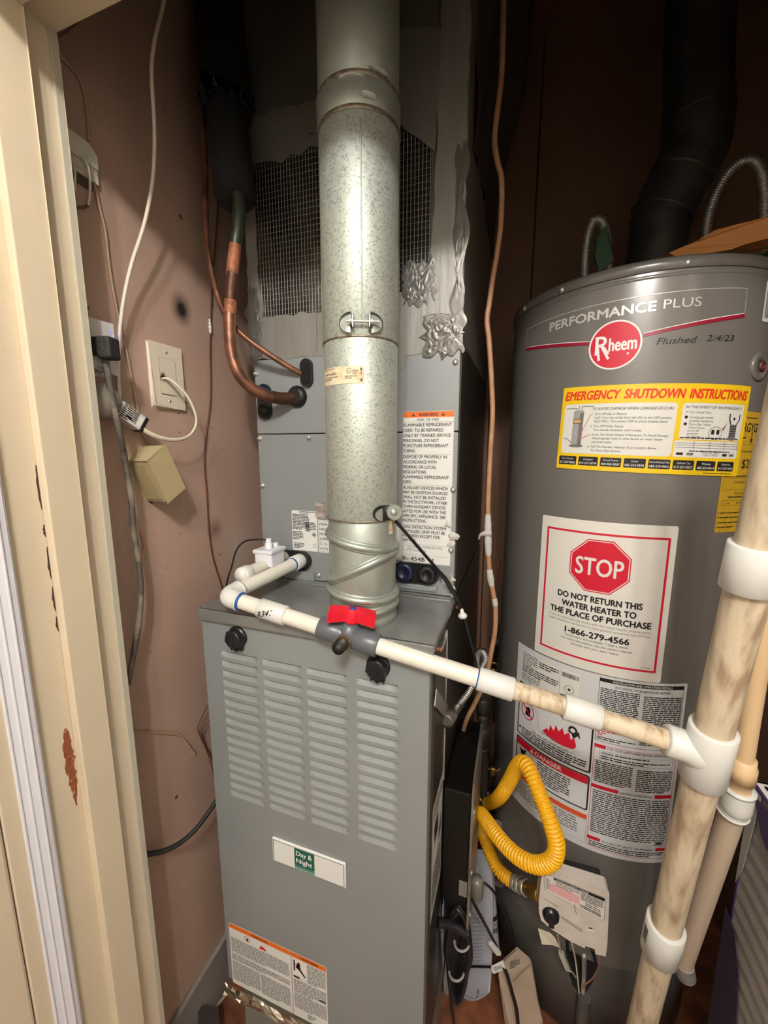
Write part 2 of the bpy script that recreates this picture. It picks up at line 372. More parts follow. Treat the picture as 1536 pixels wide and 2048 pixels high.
# left jamb: base board, proud door stop and the recessed back strip, casing and weatherstrip
jm = MB()
ZT = 1.836
jm.prism([(-.2, -.30, -.22), (-.052, -.30, -.22), (-.052, -.118, -.22), (-.2, -.118, -.22)], (0, 0, ZT+.22))
j = struct(jm, 'trim_1', PAINT, None, .0015)
mb = MB(); mb.prism([(-.0525, -.2065, -.06), (-.039, -.2065, -.06), (-.039, -.163, -.06), (-.0525, -.163, -.06)], (0, 0, ZT+.06)); mb.build('door_stop', PAINT, j, .0018)
mb = MB(); mb.prism([(-.0525, -.128, -.06), (-.0485, -.128, -.06), (-.0485, -.1178, -.06), (-.0525, -.1178, -.06)], (0, 0, ZT+.06)); mb.build('edge_bead', M('edge_grey_paint', 'b9b29f', .4), j, .001)
rng = random.Random(5)
mb = MB()                                              # chipped paint showing bare brown wood
top = onx(129, 1458, -.0518); bot = onx(152, 1612, -.0518)
L1, L2 = [], []
for i in range(23):
    t = i/22; y = top.y+(bot.y-top.y)*t+.001; z = top.z+(bot.z-top.z)*t; w = (.0012+.0062*sin(pi*min(1, t*1.05)**.8))
    L1.append((-.0517, y-w*rng.uniform(.7, 1.2), z)); L2.append((-.0517, y+w*rng.uniform(.6, 1.15), z))
mb.prism(L1+L2[::-1], (-.0003, 0, 0)); lbl(mb.build('bare_wood_patch', M('bare_wood', '8a4a2a', .7, bump=(200, .6), var=(150, 'c9a98a', .7, .30, .42)), j), 'chipped patch of bare brown wood')
mb = MB()                                              # dark cracks along the stop
for y0, y1 in ((930, 1020), (1050, 1075), (1095, 1160), (1175, 1225), (1235, 1265)):
    n = 9; A, B = [], []
    for i in range(n):
        y = y0+(y1-y0)*i/(n-1); x = 62+(y-900)*.135; p = onx(x, y, -.0516); w = .0004+.0016*sin(pi*i/(n-1))*rng.uniform(.4, 1)
        A.append((p.x, -.2072-w*1.6, p.z)); B.append((p.x, -.2069, p.z))
    mb.prism(A+B[::-1], (-.0003, 0, 0))
mb.build('caulk_crack', M('crack_dark', '3a2a22', .9), j)
# header over the opening
mb = MB(); mb.box((-.2, -.30, ZT), (1.3, -.118, 2.56)); hd = struct(mb, 'trim_2', PAINT, None, .0015)
mb = MB(); mb.box((-.039, -.2065, ZT-.012), (1.15, -.163, ZT+.001)); mb.build('door_stop', PAINT, hd, .0015)
mb = MB(); mb.box((1.13, -.30, -.06), (1.3, -.118, ZT)); struct(mb, 'trim_3', PAINT)
# white fuzzy weatherstrip and the casing outside of it
mb = MB(); mb.prism([(-.09, -.288, -.06), (-.058, -.288, -.06), (-.050, -.279, -.06), (-.044, -.262, -.06), (-.0445, -.252, -.06), (-.0525, -.2485, -.06), (-.09, -.2485, -.06)], (0, 0, ZT+.06))
ws = struct(mb, 'trim_4', STRIP, None, .002)
for y in (-.2795, -.270, -.2605):
    m2 = MB(); m2.tube([(-.0478+(y+.27)*.3, y, -.06), (-.0478+(y+.27)*.3, y, ZT)], .0022, 8, 1); m2.build('rib', STRIP, ws)
mb = MB(); mb.box((-.3, -.345, -.06), (-.052, -.301, ZT+.1)); cs = struct(mb, 'trim_5', PAINT, None, .004)

# ================================================================== FURNACE
W = .445
fu = thing('furnace', (W/2, .35, -.10), 'grey upright gas furnace cabinet with louvered front door, under the flue pipe', 'furnace')
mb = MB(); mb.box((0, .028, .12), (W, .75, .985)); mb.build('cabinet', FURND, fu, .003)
mb = MB(); mb.box((.01, .03, -.10), (W-.01, .75, .12)); mb.build('stand', M('grey_stand', '84857d', .5, .1, var=(9, '6d6d66', .5)), fu, .003)
mb = MB()                                              # top cap with rolled lip
mb.box((-.003, -.003, .996), (W+.003, .215, 1.0)); mb.box((-.003, -.004, .978), (W+.003, .002, 1.0)); mb.box((-.004, -.003, .982), (-.001, .2, 1.0)); mb.box((W+.001, 0, .988), (W+.004, .2, 1.0))
mb.build('top_cap', CAP, fu, .0015)
mb = MB(); mb.box((.004, .178, 1.0), (W-.002, .1995, 1.004)); mb.build('rear_flange', CAP, fu, .001)
# door with real louvers: plain bands round sixteen rows of four pressed slots
CO = ((.0794, .0397), (.1713, .0397), (.2608, .0385), (.3538, .0368)); RZ = [.9125-.0201*r for r in range(16)]; LH_ = .0063
dr = MB(); yf_, yb_ = .004, .03
dr.box((-.002, .0125, .125), (W-.004, yb_, .977)); x = -.002
for cx, w in CO+((W-.004, 0),):
    dr.box((x, yf_, .125), (cx-w, .0125, .977)); x = cx+w
    if w:
        zz = [.977]+[q for z in RZ for q in (z+LH_, z-LH_)]+[.125]
        for i in range(0, len(zz), 2): dr.box((cx-w, yf_, zz[i+1]), (cx+w, .0125, zz[i]))
door = dr.build('door', FURN, fu)
def louver_mesh():
    n = 14; w = .0385; vs = []; fs = []
    for i in range(n+1):
        t = -1+2*i/n; e = (1-abs(t)**10)**.6 if abs(t) < 1 else 0
        for k in range(6):
            q = k/5; vs.append((t*w, .0082*e*q**1.1-.0002, -LH_+2*LH_*q))
    for i in range(n):
        for k in range(5): fs.append((i*6+k, (i+1)*6+k, (i+1)*6+k+1, i*6+k+1))
    me = bpy.data.meshes.new('louver'); me.from_pydata(vs, [], fs); me.materials.append(FURN)
    me.polygons.foreach_set('use_smooth', [True]*len(fs)); me.update(); return me
LM = louver_mesh()
for cx, w in CO:
    for z in RZ:
        o = bpy.data.objects.new('louver', LM); COL.objects.link(o); o.parent = door
        o.location = (cx-fu.location.x, yf_-fu.location.y, z-fu.location.z); o.scale.x = w/.0385
def knob(px, py):
    c = ony(px, py, .004); k = MB(); k.lathe([(.0205, 0), (.0205, .004), (.0175, .006), (.0165, .016), (.0145, .0175), (0, .0175)], c, (0, -1, 0), 28)
    for a in range(6):
        an = a*pi/3+.3; k.box(c+V(cos(an)*.0165-.002, -.016, sin(an)*.0165-.002), c+V(cos(an)*.0165+.002, -.004, sin(an)*.0165+.002))
    k.box(c+V(-.004, -.019, -.0145), c+V(.004, -.0165, .0145))
    k.prism([c+V(-.0125, -.001, -.014), c+V(.0125, -.001, -.014), c+V(.011, -.001, -.0245), c+V(.006, -.001, -.022), c+V(0, -.001, -.027), c+V(-.006, -.001, -.022), c+V(-.011, -.001, -.0245)], (0, -.006, 0))
    lbl(k.build('door_latch', BLKG, fu, .0012), 'black knurled door latch')
knob(476, 1273); knob(757, 1331)
bz = MB(); bz.box((.1345, -.0005, .4905), (.2925, .0042, .5455)); pl = bz.build('nameplate', M('badge_white', 'dededa', .35), fu, .004)
L = Label(plane_surf((.1345, -.0005, .4905), (1, 0, 0), (0, 0, 1)))
GRN = M('badge_green', '0d5446', .5); GRN2 = M('badge_green_pale', '7f9f93', .5)
L.frame(.003, .003, .155, .052, .0009, INK, 1)
L.rect(.0505, .004, .0935, .0135, GRN2, 1); L.rect(.0505, .0135, .0935, .0505, GRN, 1)
L.rect(.0505, .009, .0935, .0135, M('badge_green_mid', '47796b', .5), 2)
L.text('Day &', .0545, .0355, .0105, WHITE, .034, bold=.025); L.text('Night', .0545, .0195, .0105, WHITE, .034, bold=.025)
L.build('nameplate_print', INK, pl)
L = Label(plane_surf((.008, .004, .117), (1, 0, 0), (0, 0, 1)))
L.rect(0, 0, .237, .164, PAPER, 0, .004); L.rect(.0015, .151, .155, .1625, ORNG, 1); L.rect(.157, .151, .2355, .1625, ORNG, 1); L.rect(.155, .002, .1562, .163, GREY, 1)
L.text('WARNING', .058, .1535, .0065, INK, .04, bold=.03); L.text('WARNING', .178, .1535, .0065, INK, .04, bold=.03)
L.ring(.047, .139, .0075, .0075, .0013, RED, 1); L.poly([(.044, .135), (.050, .135), (.050, .143), (.046, .142)], INK, 1)
L.poly([(.078, .131), (.094, .131), (.094, .137), (.0915, .135), (.090, .141), (.087, .137), (.084, .143), (.081, .136), (.079, .139)], RED, 1)
L.words(.004, .128, .150, 9, .0043, GREY, seed=2); L.words(.004, .085, .150, 4, .0043, GREY, seed=4); L.words(.004, .064, .075, 12, .0043, GREY, seed=5); L.words(.078, .064, .15, 12, .0043, GREY, seed=6)
L.rect(.160, .108, .190, .149, WHITE, 1); L.poly([(.161, .118), (.1645, .118), (.1645, .146), (.161, .146)], INK, 2); L.poly([(.166, .127), (.173, .124), (.187, .110), (.189, .113), (.178, .127), (.176, .142), (.172, .144)], INK, 2); L.disc(.169, .134, .004, .006, M('print_pink', 'd98a90', .5), 2)
L.rect(.160, .101, .174, .106, INK, 1); L.words(.193, .149, .234, 11, .0043, GREY, seed=7); L.words(.160, .098, .234, 8, .0043, GREY, seed=8); L.rect(.218, .069, .233, .074, INK, 1); L.words(.160, .062, .234, 9, .0043, GREY, seed=9); L.words(.19, .02, .21, 3, .004, GREY, seed=10)
L.build('warning_label', PAPER, fu)
mb = MB(); n = 40; rr = random.Random(3)               # crinkled foil tape along the foot of the door
vs = []; fs = []
for i in range(n+1):
    x = -.012+(W+.002)*i/n
    for k in range(7): vs.append((x, .0015-rr.uniform(0, .007)*(1 if 0 < k < 6 else .2)-.002, .115-.033*k/6-.003*sin(i*.6)+rr.uniform(-.002, .002)))
for i in range(n):
    for k in range(6): fs.append((i*7+k, i*7+k+1, (i+1)*7+k+1, (i+1)*7+k))
mb.add(vs, fs); lbl(mb.build('foil_tape', CRINK, fu), 'crinkled silver foil tape strip')
L = Label(plane_surf((W+.0004, .028, .44), (0, 1, 0), (0, 0, 1)))
L.rect(0, 0, .10, .24, PAPER, 0, .006); L.frame(.004, .004, .096, .236, .0015, INK); L.words(.01, .10, .09, 14, .006, GREY, seed=11); L.rect(.02, .15, .055, .19, INK, 1); L.poly([(.06, .12), (.085, .12), (.085, .16)], INK, 1); L.words(.01, .23, .09, 5, .006, GREY, seed=12)
L.build('side_label', PAPER, fu)
mb = MB()                                              # dull tape V on the cabinet side
a, b, c = onx(872, 1378, W+.002), onx(900, 1447, W+.002), onx(930, 1398, W+.002)
A = onx(868, 1412, W+.002)
mb.prism([a, A, b, b+V(0, .004, .028)], (.0015, 0, 0)); mb.prism([b, c+V(0, 0, -.01), c+V(0, -.02, .02), b+V(0, .002, .03)], (.004, 0, 0)); lbl(mb.build('tape_patch', TAPE, fu, .0008), 'folded strip of dull grey tape')
sc = MB()
for px, py in ((874, 1298), (880, 1299), (915, 1480), (918, 1512), (892, 1607), (893, 1660), (912, 1215), (917, 1214)):
    sc = MB(); p = onx(px, py, W+.0005); sc.lathe([(.0042, 0), (.0038, .003), (.0, .0042)], p, (1, 0, 0), 8); sc.build('screw', COPO, fu)
mb = MB(); p = onx(884, 1300, W+.001); mb.tube([p, p+V(0, .03, .004), p+V(0, .05, -.01), p+V(0, .052, -.3)], .0016, 6, 6); lbl(mb.build('seam_bead', STEEL, fu), 'thin pale edge of knockout')

# control box on the furnace's right side with its cover plate
jb = thing('control_box', (.47, .2, .33), 'black metal junction box on right side of grey furnace', 'electrical box')
mb = MB(); mb.box((W+.0035, .125, .33), (.502, .34, .64)); mb.build('housing', M('black_metal', '131211', .35, .4), jb, .003)
mb = MB(); mb.prism([(.502, .115, .318), (.502, .30, .318), (.502, .30, .665), (.502, .135, .655), (.502, .115, .56)], (.004, 0, 0)); lbl(mb.build('cover_plate', M('cover_grey', '8f877c', .35, .6, var=(12, '5d554b', .6)), jb, .001), 'thin bare metal cover plate')
for z in (.36, .46, .60):
    mb = MB(); mb.lathe([(.004, 0), (.0035, .0025), (0, .0035)], (.506, .13, z), (1, 0, 0), 8); mb.build('screw', STEEL, jb)
mb = MB(); mb.box((.484, .1235, .405), (.5, .125, .44)); lbl(mb.build('sticker', M('sticker_grey', '77736d', .5), jb), 'small grey sticker with dark mark')
mb = MB(); mb.lathe([(.013, 0), (.0135, .004), (.0135, .034), (.011, .042), (0, .044)], (.5165, .17, .36), (0, 0, 1), 20); lbl(mb.build('indicator_bulb', M('smoky_plastic', '6a675e', .3), jb), 'grey rounded plastic cap')
mb = MB(); mb.tube([(.446, .10, .352), (.475, .115, .34), (.505, .12, .325)], .009, 14, 4); mb.build('conduit_nipple', BLKG, jb)

# ================================================================== EVAPORATOR COIL CASE
Y = .2
co = thing('evaporator_coil_case', (W/2, .46, 1.004), 'plain grey coil cabinet standing on the furnace behind the flue', 'air conditioner')
mb = MB(); mb.box((0, Y, 1.004), (W, .72, 1.327)); mb.build('lower_panel', FURN, co, .002)
mb = MB(); mb.box((0, Y-.0005, 1.329), (W, .72, 1.485)); mb.build('upper_panel', FURN, co, .002)
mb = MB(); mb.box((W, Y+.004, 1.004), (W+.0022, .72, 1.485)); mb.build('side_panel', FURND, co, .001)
mb = MB(); mb.box((.31, Y-.006, 1.012), (.412, Y+.001, 1.023)); mb.build('drain_pan_lip', FURN, co, .001)
mb = MB(); mb.box((.06, Y-.006, 1.004), (.135, Y+.001, 1.024)); mb.build('drain_pan_lip', FURN, co, .001)
for p in ((.0045, 1.457), (.0062, 1.319), (.1307, 1.3199), (.0073, 1.214), (.1445, 1.0176), (.4385, 1.2189), (.4375, 1.10), (.4365, 1.452)):
    mb = MB(); mb.lathe([(.0058, 0), (.0058, .0012), (.004, .0015), (.0038, .005), (.002, .0058), (0, .0058)], (p[0], Y-.0004, p[1]), (0, -1, 0), 8); mb.build('screw', STEEL, co)
def oval(name, cx, cz, w, h, d, m, parent, r=None):
    k = MB(); r = min(w, h)/2; pts = []
    for i in range(24):
        a = 2*pi*i/24; x, z = cos(a)*r, sin(a)*r
        if w > h: x += (w/2-r)*(1 if cos(a) > 0 else -1)
        else: z += (h/2-r)*(1 if sin(a) > 0 else -1)
        pts.append((cx+x, Y-.0003, cz+z))
    k.prism(pts, (0, -d, 0)); return k.build(name, m, parent, min(.003, d*.4))
lbl(oval('grommet', .1305, 1.4511, .028, .056, .007, BLACK, co), 'tall black oval grommet on liquid line')
oval('grommet_slot', .1305, 1.4511, .019, .046, .0085, DARK, co)
mb = MB(); mb.lathe([(.0225, 0), (.0225, .005), (.019, .010), (.0135, .013)], (.1056, Y, 1.4047), (0, -1, 0), 28); lbl(mb.build('grommet', BLACK, co), 'round black grommet on suction line')
g = oval('plug', .0263, 1.397, .032, .074, .008, BLACK, co); lbl(g, 'black oval port plug with blue cap behind pipe')
mb = MB(); mb.lathe([(.0135, 0), (.0135, .006), (.010, .008)], (.0263, Y-.008, 1.4155), (0, -1, 0), 20); mb.build('blue_cap', M('dark_blue_plastic', '16223f', .4), g)
mb = MB(); mb.lathe([(.0125, 0), (.012, .006), (.006, .007), (.004, .012), (0, .012)], (.0263, Y-.008, 1.379), (0, -1, 0), 20); mb.build('cap', BLACK, g)
lbl(oval('drain_port', .087, 1.048, .082, .044, .006, BLKG, co), 'black oval drain port')
g = oval('drain_port', .368, 1.047, .096, .042, .006, BLKG, co)
mb = MB(); mb.lathe([(.0195, 0), (.0195, .009), (.010, .010), (.009, .007), (0, .007)], (.345, Y-.006, 1.0475), (0, -1, 0), 24); mb.build('drain_cap', M('navy_cap', '161b38', .4), g)
mb = MB(); mb.lathe([(.0185, 0), (.0185, .008), (.009, .009), (.008, .005), (0, .005)], (.392, Y-.006, 1.047), (0, -1, 0), 24); mb.build('drain_cap', BLACK, g)
def smear(c, rx, rz, h, seed):
    R = random.Random(seed); k = MB(); n = 18; vs = []; rad = [R.uniform(.6, 1.15) for _ in range(n)]; c = Vector(c)
    for q, hh in ((1, 0), (.75, .7), (.4, 1)):
        for i in range(n): a = 2*pi*i/n; vs.append(c+V(rx*q*rad[i]*cos(a), -h*hh*R.uniform(.8, 1.2), rz*q*rad[i]*sin(a)))
    vs.append(c+V(0, -h, 0)); f = [(j*n+i, j*n+(i+1) % n, (j+1)*n+(i+1) % n, (j+1)*n+i) for j in (0, 1) for i in range(n)]+[(2*n+i, 2*n+(i+1) % n, 3*n) for i in range(n)]
    k.add(vs, f, None, True); return k
# tall refrigerant warning label
L = Label(plane_surf((.3375, Y-.0005, 1.067), (1, 0, 0), (0, 0, 1)))
lw, lh = .0995, .300
L.rect(0, 0, lw, lh, PAPER, 0, .002); L.rect(.0005, lh-.0115, lw-.0005, lh-.001, ORNG, 1); L.frame(.0005, .0005, lw-.0005, lh-.0005, .0004, GREY)
L.text('WARNING', lw/2, lh-.0092, .0062, INK, .037, 'c', bold=.03)
for x in (.021, .0785): L.poly([(x-.0035, lh-.009), (x+.0035, lh-.009), (x, lh-.003)], INK, 2); L.rect(x-.0004, lh-.0075, x+.0004, lh-.005, ORNG, 3)
L.text('RISK OF FIRE', lw/2, lh-.0185, .0052, INK, .042, 'c', bold=.006); L.rect(.0005, lh-.0208, lw-.0005, lh-.0204, GREY, 1)
def para(y, rows, p=.0098):
    for i, (t, w) in enumerate(rows): L.text(t, .0015, y-p*i, .0062, INK, w, bold=.02)
para(lh-.0285, [('FLAMMABLE REFRIGERANT', .094), ('USED. TO BE REPAIRED', .078), ('ONLY BY TRAINED SERVICE', .092), ('PERSONNEL. DO NOT', .070), ('PUNCTURE REFRIGERANT', .088), ('TUBING.', .024)])
L.rect(.0005, lh-.0815, lw-.0005, lh-.0811, GREY, 1)
para(lh-.0892, [('DISPOSE OF PROPERLY IN', .086), ('ACCORDANCE WITH', .066), ('FEDERAL OR LOCAL', .066), ('REGULATIONS.', .047), ('FLAMMABLE REFRIGERANT', .091), ('USED.', .018)])
L.rect(.0005, lh-.1418, lw-.0005, lh-.1414, GREY, 1)
para(lh-.1497, [('AUXILIARY DEVICES WHICH', .089), ('MAY BE IGNITION SOURCES', .089), ('SHALL NOT BE INSTALLED', .086), ('IN THE DUCTWORK, OTHER', .089), ('THAN AUXILIARY DEVICES', .086), ('LISTED FOR USE WITH THE', .087), ('SPECIFIC APPLIANCE. SEE', .086), ('INSTRUCTIONS.', .048)], .0094)
L.rect(.0005, lh-.2212, lw-.0005, lh-.2208, GREY, 1)
para(lh-.2285, [('LEAK DETECTION SYSTEM', .088), ('INSTALLED. UNIT MUST BE', .086), ('POWERED EXCEPT FOR', .076), ('SERVICE.', .028)], .0092)
L.rect(.0005, lh-.2612, lw-.0005, lh-.2608, GREY, 1)
L.frame(.003, .0258, .012, .0365, .0005, INK); L.rect(.013, .0258, .021, .0365, WHITE, 1); L.frame(.013, .0258, .0215, .0365, .0006, INK, 2); L.rect(.0165, .0275, .018, .032, INK, 3); L.rect(.0165, .033, .018, .0345, INK, 3)
L.text('READ OPERATORS', .0235, .0315, .0055, GREY, .060); L.text('MANUAL', .0235, .0235, .0055, GREY, .028)
L.rect(.0005, .0165, lw-.0005, .0169, GREY, 1); L.text('R- 454B', .0018, .0045, .0088, INK, .046, bold=.02); L.rect(.062, .006, .066, .012, GREY, 1)
L.build('warning_label', PAPER, co)
# rating stickers on the left
L = Label(plane_surf((.0805, Y-.0005, 1.071), (1, 0, 0), (0, 0, 1)))
L.rect(0, 0, .0635, .0905, PAPER, 0, .003); L.words(.02, .0895, .058, 2, .0026, INK, seed=21); L.words(.002, .0835, .044, 11, .0033, INK, seed=22); L.words(.002, .044, .028, 6, .0033, INK, seed=23); L.words(.034, .066, .06, 6, .0036, INK, seed=24); L.words(.004, .018, .03, 4, .0034, INK, seed=25)
L.poly([(.055, .032), (.061, .038), (.055, .044), (.049, .038)], INK, 2); L.poly([(.055, .0335), (.0595, .038), (.055, .0425), (.0505, .038)], PAPER, 3); L.poly([(.0535, .036), (.0565, .036), (.0575, .038), (.055, .041), (.0525, .038)], INK, 4); L.ring(.056, .013, .0045, .0045, .0006, INK, 2)
L.build('rating_sticker', PAPER, co)
L = Label(plane_surf((.146, Y-.0005, 1.0705), (1, 0, 0), (0, 0, 1)))
L.rect(0, 0, .19, .073, PAPER, 0); L.frame(.002, .002, .188, .071, .0005, INK)
for i, t in enumerate(('MINIMUM INSTALLATION', 'HEIGHT', 'MINIMUM ROOM AREA', '(OPERATING)', '3.1 m', '(15 ft)')): L.text(t, .004, .0605-.0108*i, .0062, INK, bold=.008)
L.frame(.176, .003, .187, .070, .0004, INK, 2)
L.build('room_size_sticker', PAPER, co)
mb = MB(); mb.prism([(.139, Y-.0006, 1.1485), (.142, Y-.0006, 1.166), (.139, Y-.0006, 1.178), (.145, Y-.0006, 1.183), (.165, Y-.0006, 1.182), (.165, Y-.0006, 1.146), (.15, Y-.0006, 1.150)], (0, -.0006, 0)); lbl(mb.build('torn_label', M('torn_label', '6d5a55', .5, var=(60, 'b9ada2', .8)), co), 'torn dark remnant of a label')
mb = MB(); mb.box((.421, Y-.0012, 1.028), (.442, Y-.0002, 1.052)); lbl(mb.build('embossed_tag', STEEL, co), 'small embossed metal tag at corner')
mb = MB()
for c, r in (((.4405, Y-.003, 1.128), .012), ((.438, Y-.003, 1.112), .009), ((.431, Y-.002, 1.150), .009), ((.4425, Y-.004, 1.04), .006), ((.4425, Y-.004, 1.022), .007), ((.4425, Y-.004, 1.008), .007)):
    smear((c[0], Y-.0008, c[2]), r, r*.85, r*.3, int(c[2]*1e4)).build('mastic_smear', MASTIC, co)

# ================================================================== SUPPLY PLENUM
pn = thing('supply_plenum', (W/2, .46, 1.487), 'tall foil faced duct plenum sealed with grey tape above coil cabinet', 'duct')
mb = MB(); mb.box((-.002, Y+.003, 1.487), (W+.002, .72, 2.5)); mb.build('duct_board', PLEN, pn, .003)
mb = MB(); mb.box((.012, Y+.0015, 1.565), (.385, Y+.0032, 1.864)); mb.build('scrim_facing', SCRIM, pn)
def tapestrip(pts, m=TAPE, d=.0025, amp=.0035, seed=1):
    """tape with a ragged edge; pts = outline on the duct face"""
    R = random.Random(seed); out = []
    for (a, b), (c, e) in zip(pts, pts[1:]+pts[:1]):
        n = max(2, int(hypot(c-a, e-b)/.017))
        for i in range(n): t = i/n; out.append((a+(c-a)*t+R.uniform(-amp, amp)*.5, Y+.0022-.0004*seed, b+(e-b)*t+R.uniform(-amp, amp)))
    k = MB(); k.prism(out, (0, -d, 0), m); return k.build('tape', m, pn, .0004, 1)
tapestrip([(-.008, 1.486), (.02, 1.487), (.12, 1.482), (.155, 1.484), (.155, 1.57), (.05, 1.566), (-.004, 1.568)], seed=2)
tapestrip([(.155, 1.483), (.328, 1.465), (.36, 1.474), (.44, 1.476), (.446, 1.58), (.39, 1.58), (.33, 1.58), (.155, 1.568)], seed=3)
tapestrip([(-.004, 1.56), (.03, 1.56), (.022, 1.66), (.02, 1.87), (-.003, 1.87)], seed=4)
tapestrip([(.372, 1.535), (.446, 1.535), (.446, 2.12), (.40, 2.12), (.395, 1.80), (.386, 1.62)], seed=5)
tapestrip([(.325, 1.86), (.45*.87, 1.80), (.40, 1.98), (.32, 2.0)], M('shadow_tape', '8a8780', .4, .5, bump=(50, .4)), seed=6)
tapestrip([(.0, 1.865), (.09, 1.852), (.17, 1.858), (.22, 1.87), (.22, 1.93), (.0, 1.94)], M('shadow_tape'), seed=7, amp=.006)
from mathutils import noise
def crumple(x0, x1, z0, z1, amp, m, name, lab, seed, n=44, q=120):
    k = MB(); vs = []; fs = []
    for i in range(n+1):
        for j in range(n+1):
            a, b = i/n, j/n; e = min(1, 5*min(a, 1-a, b, 1-b)); nz_ = noise.turbulence(V(a*(x1-x0)*q+seed, b*(z1-z0)*q, seed), 3, True)
            wx_ = noise.noise(V(b*5+seed, a*2, 3))*.016; wz_ = noise.noise(V(a*5, seed, b*2))*.02
            vs.append((x0+(x1-x0)*a+wx_, Y-.0035-amp*e*nz_*1.3, z0+(z1-z0)*b+wz_))
    for i in range(n):
        for j in range(n): fs.append((i*(n+1)+j, (i+1)*(n+1)+j, (i+1)*(n+1)+j+1, i*(n+1)+j+1))
    k.add(vs, fs, None, True); return lbl(k.build(name, m, pn), lab)
CRT = M('crumpled_tape', '6f6c66', .4, .6)
crumple(.375, .449, 1.466, 1.535, .0019, CRT, 'crumpled_tape', 'crumpled shiny tape at lower right corner', 2)
crumple(.335, .395, 1.56, 1.63, .0016, CRT, 'crumpled_tape', 'crumpled tape beside flue', 5)
crumple(-.008, .022, 1.482, 1.63, .0016, CRT, 'crumpled_tape', 'wrinkled tape along left edge', 8)
crumple(  .43, .449, 1.53, 1.80, .0012, CRT, 'crumpled_tape', 'wrinkled tape along right edge', 11)
L = Label(plane_surf((.1515, Y-.0035, 1.878), (1, 0, 0), (0, 0, 1))); L.line([(0, .004), (.001, 0), (.003, .004), (.004, 0), (.006, .004), (.007, .0005), (.011, 0)], .0009, INK, 1); L.build('marker_scribble', INK, pn)
mb = MB(); mb.prism([(.328, Y-.001, 1.468), (.345, Y-.001, 1.466), (.338, Y-.001, 1.447), (.331, Y-.001, 1.444)], (0, -.001, 0)); lbl(mb.build('tape_end', TAPE, pn), 'loose hanging end of tape')
# foil wrap sagging off the right side of the duct
mb = MB(); vs = []; fs = []; nz, ny = 14, 12
for i in range(nz+1):
    z = 1.83+.67*i/nz
    for k in range(ny+1):
        y = .26+.46*k/ny; e = sin(pi*min(1, k/ny*1.0))
        vs.append((.448+.085*e*min(1, (i/nz)*2.6)**1.2+.006*sin(k*1.7+i), y, z+.03*e))
for i in range(nz):
    for k in range(ny): fs.append((i*(ny+1)+k, (i+1)*(ny+1)+k, (i+1)*(ny+1)+k+1, i*(ny+1)+k+1)[::-1])
mb.add(vs, fs, None, True); lbl(mb.build('sagging_wrap', M('dark_wrap', '46403a', .5, .4, bump=(14, .5)), pn), 'dark foil wrap bulging off duct side')

# ================================================================== FLUE PIPE
FX, FY = .3035, .069
fl = thing('flue_pipe', (FX, FY, 1.0), 'galvanized round vent pipe rising from the furnace top', 'pipe')
def ring_part(name, z0, z1, r, m, extra=None):
    k = MB(); k.lathe([(r-.001, z0), (r, z0+.0015), (r, z1-.0015), (r-.001, z1)], (FX, FY, 0), (0, 0, 1), 56); return k.build(name, m, fl)
lo = ring_part('adjustable_elbow', 1.0, 1.181, .0583, GALVS)
def zat(px, py): return ony(px, py, FY).z
def bead(za, zb, t=.0030):
    """pair of swaged beads round a tilted joint: height za on the left, zb on the right"""
    k = MB(); n = 64
    for off in (-.0062, .0062):
        pts = []
        for i in range(n+1):
            a = 2*pi*i/n; x = cos(a); pts.append((FX+.0583*x, FY+.0583*sin(a), za+(zb-za)*(x+1)/2+off))
        k.tube(pts, t, 8, 1, False)
    pts = []
    for i in range(n+1):
        a = 2*pi*i/n; x = cos(a); pts.append((FX+.0592*x, FY+.0592*sin(a), za+(zb-za)*(x+1)/2))
    k.tube(pts, .0058, 10, 1, False)
    k.build('swaged_bead', GALVS, lo)
bead(zat(651, 1056), zat(788, 1094)); bead(zat(656, 1150), zat(788, 1102)); bead(zat(656, 1160), zat(788, 1190)); bead(zat(657, 1207), zat(789, 1207)); 
ring_part('base_collar', 1.0, 1.013, .0602, GALVS)
ring_part('vent_section', 1.178, 1.461, .0598, GALV)
ring_part('vent_section', 1.459, 1.756, .0605, GALV)
ring_part('coupling_band', 1.752, 1.797, .0622, GALVS)
ring_part('vent_section', 1.790, 2.5, .0600, GALVS)
for z in (1.181, 1.4605, 1.7545, 1.795):
    dr_ = .0016 if z > 1.7 else 0; k = MB(); k.lathe([(.0606+dr_, -.0013-dr_), (.0616+dr_, 0), (.0606+dr_, .0013+dr_)], (FX, FY, z), (0, 0, 1), 56, None, False); lbl(k.build('joint_bead', M('rusty_joint', '6f5b43', .5, .7, var=(120, 'a09a8c', .8)), fl), 'rust tinged joint line')
k = MB(); d = V(-.02, -1, 0).normalized(); th = atan2(FY-CAM.y, FX-CAM.x)
def fpt(px, py, r=.0606):                       # point on the flue's surface
    rr_ = ray(px, py); dx, dy = CAM.x-FX, CAM.y-FY; a = rr_.x**2+rr_.y**2; b = 2*(rr_.x*dx+rr_.y*dy); c = dx*dx+dy*dy-r*r
    return CAM+rr_*((-b-sqrt(max(0, b*b-4*a*c)))/(2*a))
a = fpt(721, 235); b = fpt(719, 600); k.tube([V(a.x, a.y, 1.74), V(a.x, a.y, 1.47)], .0011, 6, 1); k.build('lock_seam', GALVS, fl)
